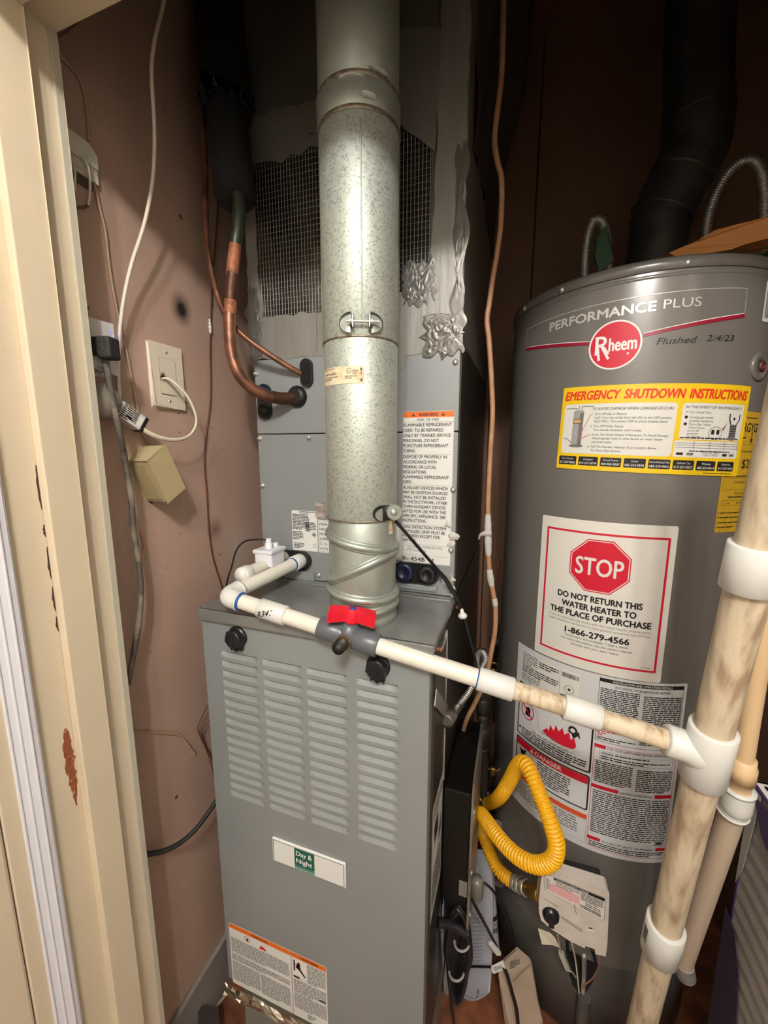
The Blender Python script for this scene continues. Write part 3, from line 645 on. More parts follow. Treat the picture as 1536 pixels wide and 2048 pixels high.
# draw-band clamps: two half-moon tabs with a bolt between them
def clamp(px, py):
    c = fpt(px, py); n = V(c.x-FX, c.y-FY, 0).normalized(); u = V(-n.y, n.x, 0)
    for sgn in (-1, 1):
        k = MB(); pts = []
        for i in range(17):
            an = -pi/2+pi*i/16; pts.append(c+u*(sgn*(.014+.0185*cos(an)))+V(0, 0, .0150*sin(an))+n*(.0010-.0055*cos(an)*cos(an)))
        k.prism(pts, n*.0008); lbl(k.build('tab_slot', M('slot_shade', '3b3c38', .4, .6), fl), 'dark half-moon cut-out')
        k = MB(); pts = []
        for i in range(17):
            an = -pi/2+pi*i/16; pts.append(c+u*(sgn*(.0155+.0155*cos(an)))+V(0, 0, .0125*sin(an)-.0015)+n*(.0016-.0055*cos(an)*cos(an)))
        k.prism(pts, n*.0008); k.build('slot_back', GALVS, fl)
        k = MB(); pts = [c+u*(sgn*.0105)+n*.001+V(0, 0, .012*q) for q in (-1, 1)]+[c+u*(sgn*.0115)+n*.012+V(0, 0, .008), c+u*(sgn*.0115)+n*.012+V(0, 0, -.008)]
        k.prism(pts, u*(sgn*.0014)); t = k.build('clamp_tab', GALVS, fl)
        k = MB(); k.lathe([(.0045, 0), (.0045, .0035)], c+u*(sgn*.0135)+n*.008, u*sgn, 6); k.build('nut', STEEL, t)
    k = MB(); k.tube([c-u*.021+n*.008, c+u*.026+n*.008], .0019, 8, 1); k.build('bolt', STEEL, fl)
clamp(722, 646)
c = fpt(781, 1024, .0605); n = V(c.x-FX, c.y-FY, 0).normalized(); u = V(-n.y, n.x, 0)
k = MB(); pts = [c+u*(-.021+.014*cos(a))+V(0, 0, .0125*sin(a))+n*(.0006-(-.021+.014*cos(a))**2/.121) for a in [pi/2+pi*i/12 for i in range(13)]]; k.prism(pts+[c+u*-.004+V(0, 0, -.0125)+n*.0006, c+u*-.004+V(0, 0, .0125)+n*.0006], n*.0008); lbl(k.build('tab_slot', M('slot_shade'), fl), 'dark half-moon cut-out')
k = MB(); k.prism([c+u*(-.020+.012*cos(a))+V(0, 0, -.002+.010*sin(a))+n*(.0018-(-.020+.012*cos(a))**2/.121) for a in [pi/2+pi*i/12 for i in range(13)]], n*.0006); k.build('slot_back', GALVS, fl)
n = (n*.3+(CAM-c).normalized()*.7).normalized(); u = V(-n.y, n.x, 0).normalized()
k = MB(); pts = [c+u*(.002+.0125*cos(a))+V(0, 0, .0125*sin(a))+n*.002 for a in [2*pi*i/20 for i in range(20)]]; k.prism(pts, n*.007+u*.002); t = lbl(k.build('clamp_tab', GALVS, fl, .001), 'rounded bolt lug at right edge')
k = MB(); k.lathe([(.0052, 0), (.0052, .002), (.0035, .0045), (0, .0045)], c+u*.003+n*.0095, n, 14); k.tube([c+u*.012+n*.005+V(0,0,.003), c+u*.023+n*.004+V(0,0,.004)], .002, 8, 1); k.build('bolt', STEEL, t)
for px, py, w_, h_, sd in ((737, 190, .012, .0045, 3), (760, 141, .016, .003, 4), (700, 150, .018, .003, 6)):
    c = fpt(px, py, .0628); n_ = V(c.x-FX, c.y-FY, 0).normalized(); u_ = V(-n_.y, n_.x, 0); R = random.Random(sd); k = MB()
    k.prism([c+u_*(w_*cos(a)*R.uniform(.7, 1.1))+V(0, 0, h_*sin(a)*R.uniform(.7, 1.2))-n_*((w_*cos(a))**2/.125+.0005) for a in [2*pi*i/16 for i in range(16)]], n_*.0016); lbl(k.build('sealant_patch', M('sealant', 'a9aaa2', .5, .2, bump=(90, .5)), fl, .0005), 'pale dab of sealant')
# aged paper label wrapped on the flue
a = fpt(649, 750); b = fpt(729, 750); ta = atan2(a.x-FX, -(a.y-FY)); tb = atan2(b.x-FX, -(b.y-FY)); zc = fpt(690, 750).z
AGED = M('aged_paper', 'd9c9a8', .6, var=(70, 'b58b5a', .6, .3, .5)); RR = .0602
L = Label(cyl_surf(FX, FY, RR, ta*RR, zc-.0125)); lw = (tb-ta)*RR
L.rect(0, 0, lw, .0255, AGED, 0, .0015, .004); L.text('4', lw-.007, .002, .0062, INK, .0042, bold=.01)
L.line([(lw-.005, .0125), (lw-.005, .0215)], .0009, INK); L.poly([(lw-.0068, .0195), (lw-.0032, .0195), (lw-.005, .0235)], INK)
L.ring(lw-.0235, .0185, .004, .004, .0006, INK); L.text('UL', lw-.0235, .0168, .0028, INK, .004, 'c')
L.words(.006, .0245, lw-.03, 1, .0022, GREY, seed=31); L.text('TYPE B GAS', .003, .0145, .0032, INK, lw*.42); L.words(.006, .0125, lw*.5, 2, .003, GREY, seed=32); L.words(lw-.03, .012, lw-.012, 2, .0026, GREY, seed=33)
L.words(lw-.018, .02, lw-.009, 3, .0024, GREY, seed=34)
L.build('pipe_label', AGED, fl)
a = fpt(777, 1050, .0587); ta = atan2(a.x-FX, -(a.y-FY)); L = Label(cyl_surf(FX, FY, .0592, ta*.0592, a.z-.016)); L.rect(0, 0, .012, .034, AGED, 0, .001, .003); L.frame(.002, .006, .011, .03, .001, M('label_rust', 'a5622c', .6)); L.build('size_sticker', AGED, fl)

# ================================================================== PVC CONDENSATE DRAIN
dn = thing('condensate_drain', (.80, .17, -.10), 'white PVC condensate drain crossing furnace front to an upright pipe, with red valve', 'pipe')
H = ony(603, 1120, Y); E0 = dep(452, 1193, .705)
V0 = dep(1536, 1010, .405); V1 = dep(1336, 1832, .612)       # two points on the upright drain
T0 = V0+(V1-V0)*.50
for _ in range(30):                                          # height of the tee on the upright
    q = T0-CAM; y_ = 1024-F*q.dot(UP)/q.dot(FW); T0 = T0+(V1-V0)*((1506-y_)*.0008)
ax = (T0-E0).normalized(); SP = M('pipe_print', '5b5b5b', .5)
def part(name, m, lab=None, par=dn, bev=0, **k):
    mb = MB(); yield_ = mb; return mb
def P(name, a, b, r, m, lab=None, par=dn, n=28):
    k = MB(); k.pipe(a, b, r, n); o = k.build(name, m, par)
    if lab: o['label'] = lab
    return o
def fit(name, a, b, r, m, lab=None, par=dn):      # socket fitting with rounded rims
    a, b = Vector(a), Vector(b); D = (b-a).length; k = MB(); e = .0012
    k.lathe([(r-.004, 0), (r-e, 0), (r, e), (r, D-e), (r-e, D), (r-.004, D)], a, b-a, 32); o = k.build(name, m, par)
    if lab: o['label'] = lab
    return o
def along(px):                                     # point on the main run whose image column is px
    lo_, hi_ = 0., 1.
    for _ in range(40):
        t = (lo_+hi_)/2; q = E0+(T0-E0)*t; d = q-CAM; x = 768+F*d.dot(RT)/d.dot(FW)
        if x < px: lo_ = t
        else: hi_ = t
    return E0+(T0-E0)*lo_
r0 = .0134
bk = (H-E0).normalized()
P('pipe', E0, H, r0, PVC); fit('coupling', H-bk*.030, H+bk*.004, .0168, PVCW); 
k = MB(); k.lathe([(r0+.0006, 0), (r0+.0012, .001), (r0+.0012, .003), (r0+.0006, .004)], H-bk*.0335, bk, 28); lbl(k.build('cement_ring', M('blue_cement', '1f4d8f', .4), dn), 'ring of blue pipe cement')
# elbow: swept bend with two sockets
k = MB(); bend = [E0+bk*.030, E0+bk*.018, E0+bk*.008+ax*.002, E0+ax*.008+bk*.002, E0+ax*.018, E0+ax*.030]; k.tube(bend, .0172, 28, 6); el = k.build('elbow', PVCW, dn)
k = MB(); k.lathe([(.0150, 0), (.0178, .0), (.0178, .006), (.0150, .006)], E0+bk*.027, bk, 28); k.build('socket_rim', PVCW, el)
k = MB(); k.lathe([(.0150, 0), (.0178, .0), (.0178, .004), (.0150, .004)], E0+ax*.026, ax, 28); k.build('socket_rim', PVCW, el)
k = MB(); k.lathe([(r0+.0006, 0), (.0160, .0005), (.0160, .003), (r0+.0006, .0045)], E0+ax*.0295, ax, 28); lbl(k.build('cement_ring', M('blue_cement'), dn), 'ring of blue pipe cement')
P('pipe', E0, along(650), r0, PVC)
c1 = fit('coupling', along(520), along(573), .0166, PVCW, 'white coupling with handwritten mark')
def on_pipe(p, axis, r, camdir=None):              # cylinder surface for lettering, u along axis, facing the room
    axis = axis.normalized(); up = V(0, 0, 1); s = (up-axis*up.dot(axis)).normalized(); f = axis.cross(s)
    if f.dot(CAM-p) < 0: f = -f
    return lambda a, b, h: p+axis*a+(f*cos(b/r)+s*sin(b/r))*(r+h)
L = Label(on_pipe(along(522), ax, .0166)); 
L.text('R341', .004, -.009, .0105, INK, .026, bold=.02, shear=.15, rise=.40); L.build('marker_writing', INK, c1)
# grey ball valve with red wing handle
va, vb = along(640), along(757); vm = (va+vb)/2; up_ = (V(0, 0, 1)-ax*ax.z).normalized(); fr = ax.cross(up_); fr = fr if fr.dot(CAM-vm) > 0 else -fr
k = MB(); D = (vb-va).length
k.lathe([(.0135, 0), (.0178, 0), (.0185, .001), (.0185, D*.34), (.0172, D*.36), (.0172, D*.64), (.0185, D*.66), (.0185, D-.001), (.0178, D), (.0135, D)], va, ax, 36)
k.lathe([(.0165, 0), (.0165, .019), (.012, .0205), (.012, .026)], vm, up_, 24)
k.lathe([(.0125, 0), (.0125, .022), (.0105, .024)], vm, fr, 20)
vv = lbl(k.build('ball_valve', GVAL, dn), 'dark grey plastic ball valve body')
k = MB(); k.lathe([(.0108, 0), (.0108, .005), (.0100, .005), (.0100, .018), (.007, .019), (.007, .022), (0, .022)], vm+fr*.025, fr, 20); lbl(k.build('drain_cap', BLACK, vv), 'black ribbed test cap')
k = MB(); k.lathe([(.0122, 0), (.0122, .004)], vm+fr*.0225, fr, 20); k.build('cap_washer', BRASS, vv)
k = MB(); base = vm+up_*.027; hx = (ax*.93-fr*.36).normalized(); hy = up_.cross(hx)
k.lathe([(.0110, 0), (.0110, .021), (.0100, .0225), (0, .0225)], base, up_, 20)
for sgn in (-1, 1):
    pr = [base+hx*(sgn*.004)+hy*.0085, base+hx*(sgn*.010)+hy*.0075, base+hx*(sgn*.0370)+hy*.0115, base+hx*(sgn*.0375)-hy*.0115, base+hx*(sgn*.010)-hy*.0075, base+hx*(sgn*.004)-hy*.0085]
    k.prism([p+up_*(-.001 if i in (2, 3) else .003) for i, p in enumerate(pr)], up_*.0185)
    for i in range(7):
        for s2 in (-1, 1):
            x = .0125+.0036*i; w = .0078+(x-.010)*.15; k.obox(base+hx*(sgn*x)+hy*(s2*w)+up_*.0095, hx*.0009, hy*.0009, up_*.0088)
hn = lbl(k.build('valve_handle', HRED, vv, .0012), 'red winged valve handle')
k = MB(); k.lathe([(.0058, 0), (.0058, .0012), (0, .0012)], base+up_*.0224, up_, 16); lbl(k.build('handle_cap', BLUE, vv), 'blue dot on handle')
P('pipe', along(745), along(1000), r0, PVC); fit('coupling', along(956), along(1027), .0168, PVCW)
k = MB(); k.lathe([(r0+.0006, 0), (.0158, .0005), (.0158, .0025), (r0+.0006, .004)], along(954), ax, 28); lbl(k.build('cement_ring', M('blue_cement'), dn), 'ring of blue pipe cement')
lbl(P('pipe', along(1010), along(1415), r0-.0003, PVCO), 'old yellowed brown-stained pipe')
fit('coupling', along(1127), along(1201), .0172, PVCW)
# tee and upright drain
vx = (V1-V0).normalized(); rv = .0206
tt = (T0-V0).dot(vx); TC = V0+vx*tt
up0 = V0-vx*.20
low = V1+vx*((V1.z+.097)/-vx.z)
lbl(P('pipe', up0, TC, rv, PVCO), 'stained upper upright pipe'); lbl(P('pipe', TC, low, rv, PVCO), 'stained lower upright pipe')
bx = (E0-TC).normalized()
k = MB(); k.lathe([(rv, 0), (.0245, 0), (.0258, .0012), (.0258, .084), (.0245, .0855), (rv, .0855)], TC-vx*.042, vx, 36)
k.lathe([(.0258, 0), (.0225, .018), (.0198, .026), (.0198, .047), (.0188, .0485), (.0134, .0485)], TC, bx, 32)
te = lbl(k.build('tee', PVCW, dn), 'white sanitary tee fitting')
L = Label(on_pipe(TC-vx*.02, vx, .0258)); L.words(.006, .014, .03, 2, .0034, GREY, seed=41); L.build('tee_print', GREY, te)
a = dep(1521, 1077, .43); tA = (a-V0).dot(vx); fit('coupling', V0+vx*tA, V0+vx*(tA+.054), .0258, PVCW)
tB = (V1-V0).dot(vx); cB = fit('coupling', V1+vx*.018, V1+vx*.092, .0262, PVCW, 'white coupling with printed barcode')
L = Label(on_pipe(V1+vx*.030, vx, .0262)); L.bars(.002, -.012, .034, -.002, INK, n=26); L.words(.004, .010, .03, 1, .003, GREY, seed=42); L.build('barcode_print', INK, cB)

# float switch on the other drain port
fs = thing('float_switch', (.06, .13, 1.03), 'small white plastic float switch on short pipe beside the drain', 'switch')
A = ony(571, 1112, Y); B = onz(490, 1148, A.z+.003); fx = (B-A).normalized()
k = MB(); k.pipe(A, B, .0125, 24); k.build('pipe', PVC, fs)
k = MB(); k.lathe([(.008, 0), (.0145, 0), (.0158, .0015), (.0158, .022), (.0145, .0235), (.0125, .0235)], B-fx*.012, fx, 28); k.lathe([(.0135, 0), (.0125, .004), (.0, .0045)], B+fx*.0115, fx, 28); k.build('end_cap', PVCW, fs)
Cn = A+(B-A)*.42+V(0, 0, .006); sx = V(-fx.y, fx.x, 0).normalized()
FSW = M('float_white', 'dcdce2', .35)
k = MB(); k.obox(Cn+V(0, 0, .006), fx*.026, sx*.021, V(0, 0, .016)); k.build('housing', FSW, fs, .005, 3)
k = MB(); k.obox(Cn+V(0, 0, .023), fx*.028, sx*.023, V(0, 0, .004)); ld = k.build('lid', FSW, fs, .002)
k = MB(); k.lathe([(.0078, 0), (.0075, .012), (.0055, .0125), (.0055, .022), (0, .022)], Cn+V(0, 0, .026)+fx*.002, (0, 0, 1), 16); k.build('float_stem', FSW, fs)
k = MB(); k.lathe([(.0062, 0), (.0062, .009), (0, .010)], Cn+V(0, 0, .026)-fx*.017+sx*.004, (0, 0, 1), 14); k.build('lid_post', FSW, fs)
wire('float_switch_wire', [Cn+V(0, 0, .045)+fx*.002]+[ony(x, y, yy) for x, y, yy in ((515, 1079, .18), (495, 1081, .17), (480, 1090, .15), (470, 1108, .13), (463, 1135, .10), (455, 1160, .07), (452, 1190, .05))]+[(.035, .06, 1.004)], .0019, BLKG, 'thin black wire arching from white float switch')

# ================================================================== REFRIGERANT LINES
sl = thing('suction_line', (-.02, .14, 1.6), 'thick copper suction pipe in black foam entering coil cabinet at left', 'pipe')
S1 = [ony(476, 380, .118), ony(478, 425, .115), ony(471, 490, .112)]
S = S1+[ony(464, 560, .108), ony(459, 640, .105), ony(462, 700, .104), ony(476, 745, .108), ony(502, 775, .125), ony(535, 792, .150), ony(565, 797, .175), ony(597, 796, .203)]
def seg(name, px, m, r, lab):
    k = MB(); k.tube(px, r, 20, 8); return lbl(k.build(name, m, sl), lab)
seg('copper_pipe', S[:3], COPG, .0112, 'greenish tarnished stretch of copper')
seg('copper_pipe', [S[2], ony(467, 525, .110), S[3]+V(0, 0, .006)], COPO, .0113, 'bright scorched orange braze')
seg('copper_pipe', [ony(466, 548, .109), ony(463, 575, .108), ony(461, 600, .107)], COPD, .0124, 'blackened brazed coupling')
seg('copper_pipe', [ony(461, 598, .107), ony(460, 628, .106)], COPO, .0113, 'bright orange scorched copper')
seg('copper_pipe', [ony(460, 626, .106)]+S[4:], COPPER, .0112, 'bent brown copper')
seg('copper_pipe', [ony(545, 794, .157), ony(565, 797, .175), ony(597, 796, .203)], COPD, .0124, 'dark flared end')
k = MB(); I0, I1 = ony(471, 396, .118), ony(452, 205, .16)
k.lathe([(.012, 0), (.034, 0), (.0372, .004), (.037, .25*(I1-I0).length), (.0375, .6*(I1-I0).length), (.037, (I1-I0).length)], I0, I1-I0, 28); lbl(k.build('pipe_foam', FOAM, sl), 'black foam insulation sleeve')
I2 = ony(440, 30, .19); I3 = V(I2.x-.012, .2, 2.5)
k = MB(); k.tube([I1-V(0, 0, .02), (I1+I2)/2, I2, I3], .046, 24, 6); lbl(k.build('pipe_foam', FOAM, sl), 'wider upper foam sleeve')
R = random.Random(4); k = MB(); n = 36; vs = []
for i in range(n):
    a = 2*pi*i/n; q = I1+V(0, 0, -.005)
    vs += [q+V(.0375*cos(a), .0375*sin(a), -.02), q+V((.052+R.uniform(-.006, .006))*cos(a), (.052+R.uniform(-.006, .006))*sin(a), .012+R.uniform(-.008, .008))]
k.add(vs, [(2*i, (2*i+2) % (2*n), (2*i+3) % (2*n), 2*i+1) for i in range(n)]+[(2*i+1, (2*i+3) % (2*n), (2*i+2) % (2*n), 2*i) for i in range(n)], None, True); lbl(k.build('tape_flare', M('black_tape', '1d1c1c', .22, bump=(60, .8)), sl), 'crinkled black tape flare')
ll = wire('liquid_line', [ony(404, 200, .16), ony(410, 330, .15), ony(411, 400, .145), ony(413, 470, .14), ony(421, 530, .135), ony(432, 580, .13), ony(447, 622, .128), ony(470, 655, .13), ony(500, 682, .14), ony(540, 710, .16), ony(580, 735, .182), ony(614, 753, .203)], .0056, COPPER, 'thin copper liquid line curving behind the thick suction pipe', 'pipe', 14)

# ================================================================== LEFT WALL FITTINGS
def wx(px, py, off=0): return onx(px, py, -.11+off)
cp = thing('cable_wall_plate', (-.11, .068, 1.435), 'almond wall plate with brush opening and white cable on left wall', 'wall plate')
y0, y1, z0, z1 = .0325, .1030, 1.3775, 1.4925
k = MB(); k.prism([(-.11, y0, z0), (-.11, y1, z0), (-.11, y1, z1), (-.11, y0, z1)], (.0062, 0, 0)); k.build('plate', PLATE, cp, .004, 3)
k = MB(); k.prism([(-.1040, .0505, 1.402), (-.1040, .085, 1.402), (-.1040, .085, 1.468), (-.1040, .0505, 1.468)], (.0018, 0, 0)); ins = k.build('insert', PLATE, cp, .001)
k = MB(); k.prism([(-.1038, .0493, 1.4005), (-.1038, .0862, 1.4005), (-.1038, .0862, 1.4695), (-.1038, .0493, 1.4695)], (.0004, 0, 0)); k.build('insert_gap', M('plate_gap', '8d7c63', .6), cp)
cc = wx(326, 758, .0082)
k = MB(); pts = []
for i in range(18):
    a = 2*pi*i/18; r = (.0115 if i % 2 else .0035); pts.append((-.1018, cc.y+r*.8*cos(a), cc.z+.004+r*sin(a)))
k.prism(pts, (.0003, 0, 0)); k.build('brush_slot', DARK, ins)
for z in (1.389, 1.481):
    k = MB(); k.lathe([(.003, 0), (.003, .0008), (0, .0012)], (-.1039, .0678, z), (1, 0, 0), 10); k.build('screw', STEEL, cp)
wire('white_cable', [cc+V(-.004, 0, 0), cc+V(.006, .004, .001), wx(352, 768, .03), wx(375, 793, .04), wx(390, 825, .045), wx(392, 850, .045), wx(378, 872, .045), wx(352, 880, .045), wx(322, 876, .042), wx(298, 866, .038), wx(280, 855, .034)], .0042, WCORD, 'white flat cable looping out of the almond wall plate', 'cable', 10, flat=.6)
# printed adapter block at the cable's other end
ad = thing('power_adapter', wx(258, 838, .02), 'small white adapter block with printed label at end of white cable', 'adapter')
a, b = wx(232, 815, .026), wx(279, 848, .028); d = (b-a).normalized(); nn = V(1, -.35, .15); nn = (nn-d*nn.dot(d)).normalized(); q = d.cross(nn)
k = MB(); k.obox((a+b)/2, d*((b-a).length/2), q*.0135, nn*.010); k.build('body', M('adapter_white', 'cfc8c0', .4), ad, .0015)
k = MB(); k.obox(b+d*.002, d*.0035, q*.014, nn*.0105); k.build('end_cap', BLKG, ad, .001)
ins_ = plane_surf((a+b)/2-d*.5*(b-a).length-q*.0135*(1 if d.cross(q).dot(nn) > 0 else -1)+nn*.0102, d, q if d.cross(q).dot(nn) > 0 else -q)
L = Label(ins_); l = (b-a).length; L.words(.004, .026, l*.72, 7, .0036, INK, seed=51); L.rect(l*.76, .004, l*.93, .022, WHITE, 1); L.words(l*.3, .011, l*.7, 1, .006, INK, seed=52, lay=3); L.build('adapter_print', INK, ad)
# lower outlet: white smart plug with blue light, black plug and dusty cord
so = thing('smart_plug', wx(205, 700, .02), 'white wall plug unit with glowing blue light beside door jamb', 'plug')
k = MB(); p = wx(150, 690); q = wx(190, 690); k.prism([(-.109, wx(150, 690).y, 1.42), (-.109, wx(196, 690).y, 1.42), (-.109, wx(196, 690).y, 1.49), (-.109, wx(150, 690).y, 1.49)], (.03, 0, 0)); k.build('body', M('plug_white', 'd0ccc8', .4), so, .006, 3)
pb = wx(230, 692, 0.001); e = V(-.079, wx(196, 690).y+.0004, 1.4795)
k = MB(); k.prism([(-.098, e.y, 1.470), (-.079, e.y, 1.470), (-.079, e.y, 1.486), (-.098, e.y, 1.486)], (0, .0015, 0)); lbl(k.build('indicator_light', M('blue_led', '2a4bff', .4, emit=('3a5cff', 2.2)), so), 'glowing blue indicator light')
PL = [wx(208, 682, .05), wx(205, 713, .05)]
pg = thing('black_power_plug', wx(206, 695, .04), 'chunky black plug with dusty grey cord hanging down left wall', 'plug')
k = MB(); c = wx(203, 696, .046); k.obox(c+V(-.014, -.004, .002), V(.020, .004, 0), V(-.002, .010, 0), V(0, 0, .013)); k.obox(c+V(.010, .003, -.001), V(.011, .003, 0), V(-.003, .012, 0), V(0, 0, .0165)); k.build('plug_body', M('dusty_black', '26231f', .7, bump=(200, .5)), pg, .004, 3)
CP = [(208, 712), (213, 735), (221, 780), (231, 830), (241, 875), (250, 920), (257, 960), (263, 1005), (266, 1050), (272, 1090), (279, 1140), (282, 1185), (279, 1230), (272, 1280), (263, 1330), (255, 1370)]
k = MB(); k.tube([wx(x, y, .046 if y < 900 else .03) for x, y in CP], .0049, 10, 6); k.build('cord', CORD, pg)
rd = thing('night_light', wx(190, 805, .03), 'grey ribbed round plug half hidden behind the door jamb', 'night light')
k = MB(); c = wx(186, 805, .012); k.lathe([(.020, 0), (.028, .006), (.030, .018), (.026, .03), (.012, .036), (0, .037)], c, (1, 0, .1), 22); k.build('shade', M('smoky_grey', '837b70', .25), rd)
for i in range(3):
    k = MB(); q = c+V(.033, .010, -.004-.007*i); k.obox(q, V(.001, 0, 0), V(0, .008, -.003), V(0, 0, .0013)); k.build('rib', M('rib_dark', '4b443c', .5), rd)
# upper outlet with two white cords in the shade
uo = thing('upper_outlet', wx(160, 320), 'shaded white outlet box with thin cords high on left wall', 'outlet')
ya, yb = wx(128, 320).y, wx(184, 320).y
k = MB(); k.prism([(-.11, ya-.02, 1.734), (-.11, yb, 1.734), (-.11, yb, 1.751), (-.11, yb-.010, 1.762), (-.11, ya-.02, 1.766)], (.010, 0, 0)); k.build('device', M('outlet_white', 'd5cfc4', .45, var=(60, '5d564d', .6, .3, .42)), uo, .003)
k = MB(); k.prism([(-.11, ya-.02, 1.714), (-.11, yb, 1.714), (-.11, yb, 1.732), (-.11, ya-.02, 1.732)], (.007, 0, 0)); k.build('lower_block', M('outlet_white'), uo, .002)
k = MB(); k.prism([(-.1095, ya-.02, 1.700), (-.1095, yb-.006, 1.700), (-.1095, yb-.006, 1.714), (-.1095, ya-.02, 1.714)], (.003, 0, 0)); k.build('shadow_strip', M('painted_shade', '5a4b3f', .6), uo)  # shadow under the block, put in as a thin dark strip
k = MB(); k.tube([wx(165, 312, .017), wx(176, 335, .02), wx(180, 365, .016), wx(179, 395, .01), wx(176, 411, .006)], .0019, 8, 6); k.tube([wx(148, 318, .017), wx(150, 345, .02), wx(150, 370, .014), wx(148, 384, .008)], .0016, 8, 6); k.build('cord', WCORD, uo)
k = MB(); k.tube([wx(176, 411, .006), wx(166, 415, .006), wx(150, 413, .006), wx(140, 405, .006)], .0019, 8, 6); k.build('cord', M('painted_shade', '5a4b3f', .6), uo)  # white cord carried on, its shade put into the colour
# tan box hung crooked on the wall
bxr = thing('chime_box', wx(300, 960), 'tan cardboard-covered box mounted crooked on left wall below wall plate', 'box')
X1 = -.058; F1, F2, F3, F4 = [onx(x, y, X1) for x, y in ((293, 921), (330, 890), (369, 976), (336, 1005))]
pr = [F1, F2, F3, F4]; k = MB(); k.prism(pr, (-.0518, 0, 0)); k.build('body', KRAFT, bxr, .002)
c = (F1+F2+F3+F4)/4; k = MB(); k.prism([c+(p-c)*1.0+V(.0002, 0, 0) for p in pr], (.0016, 0, 0)); k.build('cover', KRAFT, bxr, .0008)
sd = [F1+V(-.006, -.0006, 0), F4+V(-.006, -.0006, 0), F4+V(-.048, -.0006, 0), F1+V(-.048, -.0006, 0)]; c = sum(sd, Vector())/4
k = MB(); k.prism([c+(p-c)*.82 for p in sd], V(-.0002, -.0012, -.0004)); k.build('side_flap', M('tan_cardboard_side', 'a4946c', .65, bump=(60, .2)), bxr, .0005)
# wires on the left wall
wire('cream_phone_cable', [onx(332, -30, .0), onx(326, 8, -.005), onx(308, 85, -.015), onx(303, 145, -.025), onx(308, 235, -.04), onx(309, 300, -.05), onx(304, 370, -.055), onx(288, 450, -.065), onx(264, 525, -.075), onx(249, 590, -.085), onx(240, 655, -.092), onx(237, 715, -.096), onx(237, 760, -.098), onx(240, 805, -.098)], .0031, WCORD, 'cream cable hanging from above in front of the left wall', 'cable')
wire('stapled_cable', [wx(112, 100, .003), wx(135, 128, .003), wx(158, 155, .003), wx(171, 200, .003), wx(180, 290, .003), wx(188, 360, .003), wx(199, 415, .003), wx(210, 460, .003), wx(217, 520, .003), wx(226, 580, .003), wx(240, 650, .003), wx(252, 700, .003), wx(263, 755, .003), wx(272, 800, .003), wx(280, 850, .003), wx(288, 872, .003), wx(305, 897, .003)], .0026, M('tan_cable', 'a98f76', .5), 'thin tan cable stapled to the left wall from top corner to box', 'cable', flat=.8)
wire('header_wire', [wx(205, 0, .004), wx(180, 28, .004), wx(155, 50, .004), wx(134, 70, .004), wx(112, 80, .004)], .0022, M('tan_cable'), 'short thin wire on wall just under the door header', 'cable')
wire('thermostat_wire', [wx(437, 380, .003), wx(434, 440, .003), wx(429, 500, .003), wx(425, 560, .003), wx(422, 620, .003), wx(420, 700, .003), wx(421, 760, .003), wx(420, 810, .003), wx(413, 865, .003), wx(409, 920, .003), wx(414, 990, .003), wx(418, 1060, .003), wx(426, 1115, .003), wx(441, 1165, .003), wx(450, 1200, .003)], .0016, BRW, 'thin brown thermostat wire running down tan wall behind copper pipes')
k = MB()
for z, r in ((0, .0045), (.008, .004), (-.008, .0042), (.015, .003)): p = wx(420.5, 655, .004); k.ball(p+V(0, 0, z), r, None, 10, (.6, 1, 1.3))
tag(k.build('caulk_blob', M('white_caulk', 'dcd8d2', .6, bump=(120, .5))), 'white caulk blob where brown wire crosses tan wall', 'caulk')
wire('black_cable_loop', [wx(285, 1709, .012), wx(304, 1707, .02), wx(330, 1701, .03), wx(360, 1686, .04), wx(390, 1660, .05), wx(415, 1628, .055), wx(440, 1590, .058)], .0049, M('black_cable', '22221f', .5), 'black cable curving low between door jamb and furnace', 'cable')
wire('thin_dark_wire', [wx(421, 1398, .02), wx(408, 1425, .015), wx(396, 1455, .01), wx(402, 1475, .008), wx(413, 1500, .01), wx(424, 1535, .015), wx(432, 1575, .02)], .0012, BRW, 'thin dark wire kinked beside left edge of furnace, outer one')
wire('thin_dark_wire', [wx(428, 1428, .02), wx(412, 1448, .015), wx(404, 1465, .01), wx(411, 1492, .008), wx(423, 1515, .012), wx(433, 1550, .02)], .0012, BRW, 'thin dark wire kinked beside left edge of furnace, inner one')
wire('broken_lath', [wx(262, 1462, .004), wx(300, 1464, .004), wx(345, 1467, .005), wx(356, 1468, .006), wx(368, 1480, .006), wx(390, 1508, .005)], .0022, M('pale_wood', 'b08d72', .7), 'bent pale wire sticking to the lower left wall', sub=3)
wire('peeled_wire', [wx(262, 1010, .004), wx(272, 1040, .004), wx(283, 1070, .004), wx(289, 1090, .004), wx(286, 1115, .004), wx(284, 1130, .004)], .0017, M('peach_wire', 'b98f78', .5), 'short peach wire on wall below tan box')

